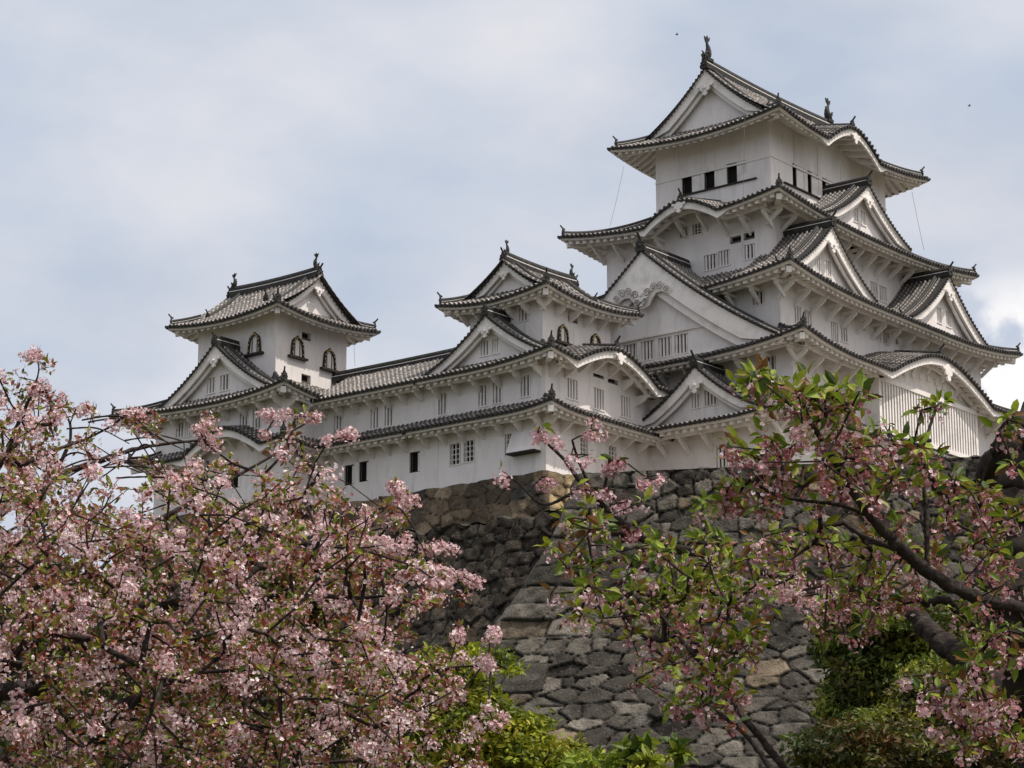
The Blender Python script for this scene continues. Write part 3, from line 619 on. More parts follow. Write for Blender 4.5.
# lightning conductors
def cable(thing, a, b, sag=.4):
    T = np.linspace(0, 1, 12)[:, None]; p = np.array(a)+(np.array(b)-np.array(a))*T; p[:, 2] -= sag*4*(T*(1-T))[:, 0]
    m_ = MB(); m_.tube(p, .012, 4); part(m_, 'lightning_cable', CABLE, thing)
cable(KEEP, at(624, 166, 143.), at(610, 226, 143.), .1); cable(KEEP, at(912, 192, 148.), at(924, 250, 148.), .1); cable(KEEP, at(745, 110, 140.), at(742, 258, 139.), .1)

# ================================================================== WEST SMALL KEEP
WSK = empty('castle_turret', (109.6, 86, 29.7), 'white three-tier turret standing between the long wing and the tall keep', 'castle turret')
T3 = (104.96, 81.66, 114.15, 89.86); T2 = (103.6, 80.3, 116.6, 90.2); T1 = (103.6, 80.3, 116.4, 91.0)
W3 = (106.4, 83.1, 112.8, 88.4); W2 = (105.1, 81.9, 115.4, 89.6)
walls(WSK, W2, 29.6, rt(35.85, 1.5, .62, 1.5, 2.8), {'W': [(525.5, 386, .72, 1.2, 'bars'), (497.5, 392.6, .7, 1.2, 'bars'), (483, 395.6, .7, 1.2, 'bars'), (442.5, 404, .7, 1.25, 'bars'), (455, 454, .8, 1.2, 'dbars'), (469, 451, .8, 1.2, 'dbars'), (428.5, 459.5, .2, .3, 'vent'), (508.5, 444, .55, 1.15, 'dbars')],
     'S': [(572, 389, 1.0, 1.15, 'bars'), (598.7, 399, 1.0, 1.2, 'bars'), (625.4, 407, 1.0, 1.2, 'bars'), (598.6, 375, 1.0, .35, 'vent'), (613, 381, 1.0, .35, 'vent'), (584, 447, .75, 1.0, 'dbars'), (612.5, 455, .75, 1.0, 'dbars')]}, m=None)
walls(WSK, W3, 36.7, rt(40.05, 2.7, .6, 1.42, 4.1), {'W': [(523.5, 314, .68, .8, 'bars')], 'S': [(573, 318, .9, .55, 'vent'), (562, 334, .95, 1.0, 'kato'), (594.5, 343, .95, 1.0, 'kato')]})
roof(WSK, 'roof', T1, dict(W=1.5, S=1.6, E=1, N=1.5), 33.05, .75, up=.35, hips=(1, 0, 0, 0), sides='WS', soff=dict(W=1.5, S=1.6, E=1, N=1), brackets='WS', bnd={'W': (1.9, 10.0)}, bstep=1.35, label='narrow lower skirt roof')
roof(WSK, 'roof', T2, dict(W=2.8, S=2.8, E=3, N=1.8), 35.85, 1.5, up=.55, hips=(1, 0, 0, 0), sides='WS', soff=dict(W=1.5, S=1.6, E=1.2, N=1), kara={'S': [(109.9, 4.4, 1.45)]}, brackets='WS', bnd={'W': (1.9, 9.2), 'S': (1.9, 11.3)}, bstep=1.35, label='middle roof with a wavy gable')
hs = (T3[3]-T3[1])/2; Hw = 2.65; Gw = 1.8
riw = roof(WSK, 'roof', T3, dict(W=hs, S=hs, E=hs, N=hs), 40.05, Hw, k=.6, up=.5, Rn=1.2, soff=dict(W=1.44, S=1.44, E=1.4, N=1.4), irim='x', G=Gw, brackets='WS', bstep=1.2, label='topmost hip and gable roof')
fgw = lambda u: 40.05+riw['Pf'](1-np.asarray(u)*((hs-Gw)/hs))
for q in 'WE': gable_front(WSK, Side(T3, q), hs, fgw, hs-Gw, Gw, 40.05+riw['Pf'](Gw/hs)-.3, ovf=.55, pend=.3, bw=.36, on=.7)
ym = (T3[1]+T3[3])/2
top_ridge(WSK, (T3[0]+Gw-.5, ym, 42.65), (T3[2]-Gw+.5, ym, 42.65), .55, .36, .1)
shachi(WSK, (T3[0]+Gw-.25, ym, 43.1), (-1, 0), .48); shachi(WSK, (T3[2]-Gw+.25, ym, 43.1), (1, 0), .48)
s = Side(T2, 'W'); P1 = onx(481, 349, 104.5)
dormer(WSK, s, 85.6-T2[1], 1.45, 4.7, 39.1, 36.2, 3.4, zb=36.0, pend=.36, bw=.42, on=.62, wins=[(onx(485, 348.5, 105.05)[1]-T2[1], 36.95, .65, .85), (onx(495.5, 346, 105.05)[1]-T2[1], 36.95, .5, .85)], label='triangular gable facing the wing')
mb = kridge((109.9, 80.6, 37.35), (109.9, 82.9, 37.75), (0, -1)); part(mb, 'wavy_gable_ridge', [RIDGE, PLT], WSK)
mb = MB(); mb.prism(lobes(.4), (109.9, 80.35, 36.75), (1, 0, 0), (0, 0, 1), (0, -1, 0), .12); part(mb, 'wavy_gable_carving', PLT, WSK)
# stone-drop chute box low on the west wall near the corner
mb = MB(); a0 = onx(541, 440, 105.1)[1]; a1 = onx(513, 440, 105.1)[1]; z1_, z0_ = 32.15, 30.95
V = [(105.12, a0, z1_+.3), (105.12, a1, z1_+.3), (104.45, a0-.03, z0_), (104.45, a1, z0_), (105.12, a0, z0_), (105.12, a1, z0_)]
mb.add(V, [[0, 1, 3, 2], [2, 3, 5, 4]]); mb.add(V, [[0, 2, 4], [1, 5, 3]]); part(mb, 'stone_drop_chute', PL, WSK)
mb = MB(); mb.box((104.75, (a0+a1)/2, z0_-.05), (.34, (a1-a0)/2, .04)); part(mb, 'chute_trim', DWOOD, WSK)

# ================================================================== LONG WING
WNG = empty('castle_gallery', (108.5, 94.5, 29.7), 'long low white two-storey gallery linking the left turret to the middle turret', 'castle gallery')
wx = 105.06
walls(WNG, (wx, 89.6, 112.0, 99.4), 29.6, rt(35.85, 2.6, .75, 1.4, 4.9), {'W': [(375, 418, .7, 1.25, 'bars'), (389, 415.4, .7, 1.25, 'bars'), (338, 426, .7, 1.2, 'bars'), (414.6, 462, .8, 1.2, 'open'), (349, 475, .75, 1.2, 'open'), (363.5, 471.5, .75, 1.2, 'open')]})
for q_ in 'WE': roof(WNG, 'roof_slope', (103.6, 90.2, 113.4, 99.6), dict(W=4.9, S=4, E=4.9, N=4), 35.85, 2.6, k=.75, hips=(0, 0, 0, 0), sides=q_, soff=dict(W=1.5, S=1.5, E=1.4, N=1), brackets='W' if q_ == 'W' else None, bnd={'W': (.55, 8.0)}, bstep=1.35)
roof(WNG, 'roof', (103.6, 91.0, 113.4, 98.9), dict(W=1.5, S=4, E=1.5, N=4), 33.05, .75, hips=(0, 0, 0, 0), sides='W', soff=dict(W=1.5, S=1.5, E=1.4, N=1), brackets='W', bnd={'W': (.9, 7.2)}, bstep=1.35, label='narrow skirt roof')
top_ridge(WNG, (108.5, 88.2, 38.42), (108.5, 101.5, 38.42), .5, .36, .05)

# ================================================================== LEFT TURRET
INU = empty('castle_turret', (106.5, 104.5, 29.7), 'white three-tier turret with bell-shaped windows at the far left end of the gallery', 'castle turret')
I3 = (101.96, 99.42, 111.1, 109.0); I2 = (100.8, 97.6, 112.4, 112.5); I1 = (100.8, 97.6, 112.4, 110.6)
V3 = (103.4, 100.9, 109.6, 107.5); V2 = (102.2, 98.9, 111.0, 109.7)
walls(INU, V2, 29.6, rt(36.05, 1.65, .62, 1.3, 3), {'W': [(244, 420.5, .75, 1.25, 'bars'), (257, 418, .75, 1.25, 'bars'), (180, 430, .75, .9, 'bars'), (188, 429, .5, .9, 'bars'), (205, 470, .75, 1.1, 'dbars'), (235, 478, .8, 1.2, 'open')], 'S': [(297, 417, .8, 1.0, 'bars')]})
walls(INU, V3, 37.2, rt(41.45, 3.1, .6, 1.4, 4.57), {'W': [(255.4, 343.5, 1.05, 1.25, 'kato')], 'S': [(296.6, 347, 1.1, 1.25, 'kato'), (328.5, 359.5, 1.1, 1.25, 'kato'), (306.5, 336.5, .8, .5, 'vent'), (306, 379.5, .8, .6, 'vent')]})
roof(INU, 'roof', I1, dict(W=1.4, S=1.3, E=1.4, N=1.4), 33.05, .75, up=.35, hips=(1, 0, 0, 1), sides='WSN', kara={'W': [(102.8, 3.7, 1.35)]}, soff=dict(W=1.4, S=1.3, E=1.4, N=1.4), brackets='WS', bnd={'S': (1.5, 4)}, bstep=1.35, label='lower skirt roof with a wavy gable')
roof(INU, 'roof', I2, dict(W=2.6, S=3.3, E=2.8, N=5.0), 36.05, 1.65, up=.55, Rn=2.0, soff=dict(W=1.4, S=1.3, E=1.4, N=2.8), brackets='WS', bnd={'S': (1.6, 4.2), 'W': (1.6, 11.6)}, bstep=1.35, label='middle roof')
hs = (I3[2]-I3[0])/2; Hi = 3.1; Gi = 1.55
rii = roof(INU, 'roof', I3, dict(W=hs, S=hs, E=hs, N=hs), 41.45, Hi, k=.6, up=.45, Rn=1.2, soff=dict(W=1.44, S=1.48, E=1.5, N=1.5), irim='y', G=Gi, label='topmost hip and gable roof')
fgi = lambda u: 41.45+rii['Pf'](1-np.asarray(u)*((hs-Gi)/hs))
for q in 'SN': gable_front(INU, Side(I3, q), hs, fgi, hs-Gi, Gi, 41.45+rii['Pf'](Gi/hs)-.3, ovf=.55, pend=.34, bw=.4, on=.75)
xm = (I3[0]+I3[2])/2
top_ridge(INU, (xm, I3[1]+Gi-.5, 44.55), (xm, I3[3]-Gi+.5, 44.55), .55, .36, .1)
shachi(INU, (xm, I3[1]+Gi-.25, 45.05), (0, -1), .55); shachi(INU, (xm, I3[3]-Gi+.25, 45.05), (0, 1), .55)
s = Side(I2, 'W')
dormer(INU, s, 104.1-I2[1], 1.35, 5.2, 39.9, 36.4, 3.4, zb=36.3, pend=.4, bw=.46, on=.62, wins=[(onx(210.7, 380, 102.1)[1]-I2[1], 37.1, .75, .95), (onx(224.3, 377, 102.1)[1]-I2[1], 37.1, .8, .95)], label='triangular gable on the outer side')
mb = MB()
for (px, py) in ((266.5, 299.5),): oni(mb, onx(px, py, 103.2), (-1, 0), .6)
part(mb, 'ridge_end_tile', RIDGE, INU)
cable(INU, at(354, 345, 150.), at(355, 366, 150.), .02)

# ================================================================== STONE WALLS
def stones(U, V, cw, ch, seed, corner=None):
    """irregular coursed stones: returns cell id hash (n), F2-F1 edge distance"""
    r_ = np.random.default_rng(seed); T = r_.random((400, 400, 3))
    gu, gv = U/cw, V/ch
    gu = gu+.10*np.sin(gv*1.7+gu*.6); gv = gv+.12*np.sin(gu*.9+gv*.5)
    iu, iv = np.floor(gu).astype(int), np.floor(gv).astype(int)
    f1 = np.full(U.shape, 99.); f2 = np.full(U.shape, 99.); idc = np.zeros(U.shape+(2,), int); p1 = np.zeros(U.shape+(2,)); p2 = np.zeros(U.shape+(2,))
    for dj in (-2, -1, 0, 1, 2):
        for di in (-2, -1, 0, 1, 2):
            a, b = (iu+di), (iv+dj); t = T[a % 400, b % 400]
            px = a+.5+.5*(b % 2)+(t[..., 0]-.5)*.8; py = b+.5+(t[..., 1]-.5)*.6
            f = (gu-px)**2+(gv-py)**2-.30*t[..., 2]
            q = np.stack([px, py], -1); m = f < f1; m2 = (~m) & (f < f2)
            p2 = np.where(m[..., None], p1, np.where(m2[..., None], q, p2)); p1 = np.where(m[..., None], q, p1)
            f2 = np.where(m, f1, np.where(m2, f, f2)); f1 = np.where(m, f, f1)
            idc[..., 0] = np.where(m, a, idc[..., 0]); idc[..., 1] = np.where(m, b, idc[..., 1])
    e = (f2-f1)/(2*np.linalg.norm(p1-p2, axis=-1)+1e-3)
    return idc, e*2, np.sqrt(np.clip(f1+.3, 0, 4))
def stone_face(mb, P, Nn, U, V, cw, ch, seed, pal, depth=.16, corner=None, jw=.11):
    idc, e, f1 = stones(U, V, cw, ch, seed)
    rr = np.random.default_rng(seed+5).random((400, 400, 5)); t = rr[idc[..., 0] % 400, idc[..., 1] % 400]
    k = np.clip(e/jw, 0, 1); prof = np.sqrt(np.clip(k*(2-k), 0, 1))
    if corner:      # long dressed blocks laid alternately at the corner, u measured from the edge
        rh, la, lb = corner; V = V+.35*np.sin(V*.9)+.05*np.sin(U*2.3+V); row = np.floor(V/rh).astype(int); ln = np.where(row % 2 == 0, la, lb)+.7*np.sin(row*2.1)+.12*np.sin(V*3); fv = V/rh-row
        inb = U < ln; sub2 = (U > ln*.55) & (row % 2 == 1)
        ed = np.minimum(np.minimum(fv, 1-fv)*rh, np.minimum(ln-U, np.abs(U-ln*.55)+(row % 2 == 0)*9)); k2 = np.clip(ed/.13, 0, 1)
        prof = np.where(inb, np.sqrt(np.clip(k2*(2-k2), 0, 1)), prof); t = np.where(inb[..., None], rr[row % 400, (7+sub2*3) % 400], t); k = np.where(inb, k2, k)
    c0, c1, c2 = [np.array(c) for c in pal]
    col = c0+(c1-c0)*t[..., :1]; col = np.where(t[..., 1:2] > .93, c2+0*col, col); col = col*(.5+1.0*t[..., 2:3])
    col = col*(.07+.93*np.clip(k*1.5, 0, 1)[..., None]**1.6)
    h = depth*(prof-.5)+.18*(t[..., 3]-.5)*prof+((t[..., 4]-.5)*.35*f1)+.05*np.sin(U*7+t[..., 0]*9)*np.sin(V*6+t[..., 1]*9)*prof
    h = h*np.clip((U-U.min())/.25, 0, 1)
    mb.grid(P+Nn*h[..., None], 0, smooth=True, col=col)
def bat(h, kk=.22, c=.012): return kk*h+c*h*h
GREY = ((.030, .026, .022), (.160, .143, .120), (.18, .14, .095))
GREY_SHADED = ((.026, .021, .016), (.07, .056, .042), (.095, .065, .04))  # darker palette paints the left rampart's shade into its stone colour
BROWN = ((.12, .09, .058), (.25, .19, .125), (.085, .075, .065))
# terrain levels
# -- front bastion (faces the camera)
Q = at(578, 474, 121.0); ztop = float(Q[2]); Q2 = at(966, 459.5, 117.2); dv = (Q2-Q)*[1, 1, 0]; dv /= np.linalg.norm(dv)
nR = np.array([dv[1], -dv[0], 0]); nR = nR if nR@_h < 0 else -nR; nL = -dv
BAS = empty('stone_rampart', tuple(Q), 'large grey stone rampart with big corner blocks in front of the tall keep', 'stone wall')
mb = MB(); Hh = 19.0; Lb = 46.0; BH = lambda h: .30*h+.022*h*h
u = np.arange(0, Lb, .075); v = np.arange(0, Hh, .075); Ug, Vg = np.meshgrid(u, v, indexing='ij')
# corner edge leans both ways
bR = BH(Vg)*.62; bL = BH(Vg)*1.0
P = Q+dv*(Ug-bL*np.clip(1-Ug/14, 0, 1))[..., None]+nR*bR[..., None]+np.array([0, 0, -1.])*Vg[..., None]
stone_face(mb, P, nR, Ug+0*bL, Vg, 0.92, .66, 3, GREY, .28, corner=(1.1, 1.8, 3.3), jw=.19)
u = np.arange(0, 16, .14); v = np.arange(0, Hh, .14); Ug, Vg = np.meshgrid(u, v, indexing='ij'); bR = BH(Vg)*.62; bL = BH(Vg)
P = Q+nL*bL[..., None]+nR*(bR-Ug)[..., None]-np.array([0, 0, 1.])*Vg[..., None]
stone_face(mb, P, nL, Ug, Vg, 1.3, .9, 9, GREY, .16, corner=(1.35, 3.5, 2.0))
part(mb, 'rampart_face', STONE, BAS)
# coping course + terrace fill
mb = MB(); u = np.arange(0, Lb, .1); w_ = np.linspace(0, .9, 8); Ug, Wg = np.meshgrid(u, w_, indexing='ij')
bumpz = .10*np.abs(np.sin(Ug*2.1+np.sin(Ug*.7)*2))+.05*np.sin(Ug*5.3)
P = Q+dv*Ug[..., None]-nR*Wg[..., None]+np.array([0, 0, 1.])*(.02+bumpz*np.clip(Wg*4, 0, 1))[..., None]
mb.grid(P, 0, smooth=True, col=np.array([.10, .095, .085])*np.ones(P.shape)*(.8+.4*np.abs(np.sin(Ug*1.05+np.sin(Ug*.35)*2)))[..., None]); part(mb, 'coping', STONE, BAS)
mb = MB(); A = Q-nR*.8; B = Q+dv*Lb-nR*.8
mb.add([A-[0, 0, .02], B-[0, 0, .02], B-nR*16-[0, 0, .02], A-nR*16-[0, 0, .02]], [0, 1, 2, 3]); mb.add([B-[0, 0, .02], B-nR*16-[0, 0, .02], B-nR*16-[0, 0, Hh], B-[0, 0, Hh]], [0, 1, 2, 3])
part(mb, 'terrace_top', GRAVEL, BAS)
# -- dark lower rampart running left, in shade
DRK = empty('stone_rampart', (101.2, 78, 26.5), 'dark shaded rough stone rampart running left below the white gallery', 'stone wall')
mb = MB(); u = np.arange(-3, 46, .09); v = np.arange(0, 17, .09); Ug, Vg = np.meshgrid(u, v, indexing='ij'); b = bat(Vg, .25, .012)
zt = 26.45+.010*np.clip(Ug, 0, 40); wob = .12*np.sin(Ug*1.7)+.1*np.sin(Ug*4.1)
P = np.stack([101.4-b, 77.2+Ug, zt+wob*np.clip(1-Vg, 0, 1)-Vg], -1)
stone_face(mb, P, np.array([-1., 0, 0]), Ug+50, Vg, .95, .68, 21, GREY_SHADED, .28, jw=.18)
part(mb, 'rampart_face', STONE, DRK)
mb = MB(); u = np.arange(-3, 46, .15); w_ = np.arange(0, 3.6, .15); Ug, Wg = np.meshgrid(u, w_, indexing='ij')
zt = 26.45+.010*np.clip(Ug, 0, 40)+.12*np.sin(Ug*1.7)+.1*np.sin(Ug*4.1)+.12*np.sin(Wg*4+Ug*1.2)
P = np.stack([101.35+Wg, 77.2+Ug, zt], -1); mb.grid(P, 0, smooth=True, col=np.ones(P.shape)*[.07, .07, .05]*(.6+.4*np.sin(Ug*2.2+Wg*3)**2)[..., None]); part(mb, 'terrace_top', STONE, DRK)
# -- brown base of the small turret and gallery
BSE = empty('stone_rampart', (104.9, 81, 29.7), 'brown stone footing with one pale dressed corner under the middle turret and gallery', 'stone wall')
mb = MB(); u = np.arange(0, 34, .09); v = np.arange(0, 3.6, .09); Ug, Vg = np.meshgrid(u, v, indexing='ij'); b = .22*Vg
P = np.stack([104.85-b, 81.55+Ug-b*np.clip(1-Ug/3, 0, 1), 29.72-Vg+0*b+.05*np.sin(Ug*2.3+np.sin(Ug*.9))*np.clip(1-Vg*2, 0, 1)], -1)
stone_face(mb, P, np.array([-1., 0, 0]), Ug+80, Vg+.2, 1.25, .82, 33, BROWN, .15, jw=.1); part(mb, 'footing_face', STONE, BSE)
mb = MB(); u = np.arange(0, 16, .09); Ug, Vg = np.meshgrid(u, v, indexing='ij'); b = .22*Vg
P = np.stack([104.85+Ug-b*np.clip(1-Ug/3, 0, 1), 81.55-b, 29.72-Vg], -1)
stone_face(mb, P, np.array([0., -1, 0]), Ug, Vg, 1.2, .8, 35, ((.30, .22, .12), (.38, .29, .18), (.34, .28, .20)), .12, corner=(.85, 1.2, 2.0), jw=.1); part(mb, 'footing_face', STONE, BSE, 'pale yellow dressed corner of the footing')
mb = MB(); mb.grid(np.array([[[104.8, 81.6, 29.58], [104.8, 115, 29.58]], [[121, 81.6, 29.58], [121, 115, 29.58]]])); part(mb, 'footing_top', GRAVEL, BSE)
# footing of the keep and of the left turret
KB = empty('stone_rampart', (115, 73.3, 30), 'grey stone footing directly beneath the tall keep', 'stone wall')
mb = MB()
for (q, Lq) in (('S', 31), ('W', 22)):
    u = np.arange(0, Lq, .15); v = np.arange(0, 4.2, .15); Ug, Vg = np.meshgrid(u, v, indexing='ij'); b = .25*Vg
    if q == 'S': P = np.stack([114.9+Ug-b*np.clip(1-Ug/3, 0, 1), 73.2-b, 30.5-Vg], -1); nn = np.array([0., -1, 0])
    else: P = np.stack([114.9-b, 73.2+Ug-b*np.clip(1-Ug/3, 0, 1), 30.5-Vg], -1); nn = np.array([-1., 0, 0])
    stone_face(mb, P, nn, Ug, Vg, 1.2, .8, 41, GREY, .12, corner=(1.1, 1.5, 2.6))
part(mb, 'footing_face', STONE, KB)
IB = empty('stone_rampart', (102.2, 99, 29.7), 'brown rubble footing beneath the left turret behind the blossoms', 'stone wall')
mb = MB()
for (q, Lq) in (('S', 4.), ('W', 13)):
    u = np.arange(0, Lq, .1); v = np.arange(0, 3.8, .1); Ug, Vg = np.meshgrid(u, v, indexing='ij'); b = .22*Vg
    if q == 'S': P = np.stack([101.9+Ug-b*np.clip(1-Ug/3, 0, 1), 98.7-b, 29.85-Vg], -1); nn = np.array([0., -1, 0])
    else: P = np.stack([101.9-b, 98.7+Ug-b*np.clip(1-Ug/3, 0, 1), 29.85-Vg], -1); nn = np.array([-1., 0, 0])
    stone_face(mb, P, nn, Ug, Vg, 1.2, .8, 43, BROWN, .12, corner=(1.1, 1.5, 2.6))
part(mb, 'footing_face', STONE, IB)

# ================================================================== GROUND
def gh(x, y):
    d = x*_h[0]+y*_h[1]; t = np.clip((d-35)/70, 0, 1); hgt = 10.0*t*t*(3-2*t)
    return hgt+.4*np.sin(x*.11)*np.sin(y*.13)*np.clip(d/20, 0, 1)-.0
mb = MB(); g1 = np.concatenate([-np.geomspace(3000, 160, 10), np.linspace(-150, 260, 120), np.geomspace(280, 3000, 10)])
X, Y = np.meshgrid(g1, g1, indexing='ij'); mb.grid(np.stack([X, Y, gh(X, Y)], -1), 0, smooth=True)
go = mb.build('ground', GROUND); go['kind'] = 'structure'
mb = MB()   # castle hill top behind the walls
gx = np.linspace(99, 175, 30); gy = np.linspace(58, 140, 30); X, Y = np.meshgrid(gx, gy, indexing='ij')
P = np.stack([X, Y, 26.6+0*X], -1); keep_ = ((P[:-1, :-1]-Q)@nR < -9) | (Y[:-1, :-1] > 78)
keep_ &= (X[:-1, :-1] > 103.5)
mb.grid(P, 0, keep=keep_); ho = mb.build('hilltop_ground', GRAVEL); ho['kind'] = 'structure'

# ================================================================== FOLIAGE
def rotmats(n, up_dir=None, spread=1.0):
    """random frames whose z axis is near up_dir (n,3)"""
    z = rng.normal(size=(n, 3)); z /= np.linalg.norm(z, axis=1)[:, None]
    if up_dir is not None: z = up_dir+spread*z; z /= np.linalg.norm(z, axis=1)[:, None]+1e-9
    r_ = rng.normal(size=(n, 3)); x = np.cross(r_, z); x /= np.linalg.norm(x, axis=1)[:, None]+1e-9; y = np.cross(z, x)
    return np.stack([x, y, z], 2)
def scatter(mb, tmplV, tmplF, pos, R, sc, col, m=0):
    n = len(pos); k = len(tmplV); V = np.einsum('nij,kj->nki', R, tmplV)*sc[:, None, None]+pos[:, None]
    F = (tmplF[None]+(np.arange(n)*k)[:, None, None]).reshape(-1, tmplF.shape[1])
    C = np.broadcast_to(col[:, None, :], (n, k, 3)) if col.ndim == 2 else col
    mb.add(V, F, m, col=C)
def flower_t():
    V = []; F = []
    for i in range(5):
        a = i*2*math.pi/5; c, s_ = math.cos(a), math.sin(a)
        for (x, y, z) in ((.05, 0, 0), (.30, -.26, .10), (.52, 0, .20), (.30, .26, .10)): V.append((x*c-y*s_, x*s_+y*c, z))
        F.append([4*i, 4*i+1, 4*i+2, 4*i+3])
    return np.array(V), np.array(F)
FT = flower_t()
LT = (np.array([(0, 0, 0), (.30, -.20, .06), (.30, 0, 0), (.30, .20, .06), (.66, -.17, .02), (.66, 0, -.04), (.66, .17, .02), (1, 0, -.16)]),
      np.array([[0, 1, 2, 2], [0, 2, 3, 3]]))
LQ = (LT[0], np.array([[1, 4, 5, 2], [2, 5, 6, 3]])); LTri = (LT[0], np.array([[0, 1, 2], [0, 2, 3], [4, 7, 5], [5, 7, 6]]))
def leaves(mb, pos, R, sc, col):
    n = len(pos); V = np.einsum('nij,kj->nki', R, LT[0])*sc[:, None, None]+pos[:, None]
    off = (np.arange(n)*8)[:, None, None]; C = np.broadcast_to(col[:, None, :], (n, 8, 3)); n0 = mb.n
    mb.add(V, (LQ[1][None]+off).reshape(-1, 4), 0, col=C)
    F3 = (LTri[1][None]+off).reshape(-1, 3)+n0; mb.f.append((F3, 0, False))
def grow(skel, targets, r0=.006, maxr=.05):
    """connect every target to the closest node of the growing tree; returns polyline segs (p,q,r)"""
    nodes = [np.array(p, float) for p in skel]; par = [-1]*len(nodes); NS = len(nodes)
    T = np.array(targets); arr = np.array(nodes)
    d = np.min(np.linalg.norm(T[:, None]-arr[None], axis=2), axis=1); order = np.argsort(d)
    buf = np.zeros((NS+len(T)*5, 3)); buf[:NS] = arr; n = NS; cnt = [0]*NS
    for i in order:
        t = T[i]; dd = np.linalg.norm(buf[:n]-t, axis=1); j = int(np.argmin(dd)); L_ = dd[j]; p = buf[j].copy()
        k = max(1, min(4, int(L_/.18)))
        prev = j; bow = rng.normal(size=3)*L_*.10; bow[2] += L_*.08
        for q in range(1, k+1):
            f = q/k; pt = p+(t-p)*f+bow*math.sin(math.pi*f)*(q < k)
            buf[n] = pt; par.append(prev); cnt.append(0); prev = n; n += 1
        b = prev
        while b != -1: cnt[b] += 1; b = par[b]
    return [(buf[par[i]], buf[i], min(maxr, r0*max(cnt[i], 1)**.42), min(maxr, r0*max(cnt[par[i]], cnt[i], 1)**.42) if par[i] >= NS else min(maxr, r0*max(cnt[i], 1)**.45)) for i in range(NS, n)]
def twig_mesh(mb, segs, nsd=4):
    A = np.array([s_[0] for s_ in segs]); B = np.array([s_[1] for s_ in segs]); rb = np.array([s_[2] for s_ in segs]); ra = np.array([s_[3] for s_ in segs])
    t = B-A; t /= np.linalg.norm(t, axis=1)[:, None]+1e-9; x = np.cross(t, [.3, .2, .93]); x /= np.linalg.norm(x, axis=1)[:, None]+1e-9; y = np.cross(t, x)
    th = np.linspace(0, 2*np.pi, nsd+1)[:-1]; o = np.cos(th)[None, :, None]*x[:, None]+np.sin(th)[None, :, None]*y[:, None]
    V = np.stack([A[:, None]+o*ra[:, None, None], B[:, None]+o*rb[:, None, None]], 1); n = len(segs)
    I = np.arange(n*2*nsd).reshape(n, 2, nsd); F = np.stack([I[:, 0], I[:, 1], np.roll(I[:, 1], -1, 1), np.roll(I[:, 0], -1, 1)], -1).reshape(-1, 4)
    mb.add(V, F, 0, smooth=True)
def limb(mb, pts, nsub=6, wig=.02):
    """pts (px,py,depth,radius) -> smooth tube; returns sampled nodes"""
    P = np.array([np.r_[at(a, b, c), d] for a, b, c, d in pts]); t = np.linspace(0, len(P)-1, (len(P)-1)*nsub+1)
    i = np.clip(t.astype(int), 0, len(P)-2); f = (t-i)[:, None]
    p0 = P[np.maximum(i-1, 0)]; p1 = P[i]; p2 = P[i+1]; p3 = P[np.minimum(i+2, len(P)-1)]
    C = .5*((2*p1)+(-p0+p2)*f+(2*p0-5*p1+4*p2-p3)*f**2+(-p0+3*p1-3*p2+p3)*f**3)
    C[1:-1, :3] += rng.normal(size=(len(C)-2, 3))*wig*C[1:-1, 3:4]*10*.3
    q = max(3, int(len(C)*2.0)); ti = np.linspace(0, len(C)-1, q); F_ = np.stack([np.interp(ti, np.arange(len(C)), C[:, k]) for k in range(4)], 1)
    F_[:, 3] *= 1+.10*np.sin(ti*3.1+pts[0][0])*np.sin(ti*1.3)+rng.normal(size=q)*.05; F_[1:-1, :3] += rng.normal(size=(q-2, 3))*F_[1:-1, 3:4]*.10
    mb.tube(F_[:, :3], np.maximum(F_[:, 3], .003), 9); return C[:, :3]
PINK = np.array([(.80, .60, .62), (.72, .47, .52), (.44, .18, .19), (.86, .75, .76)])
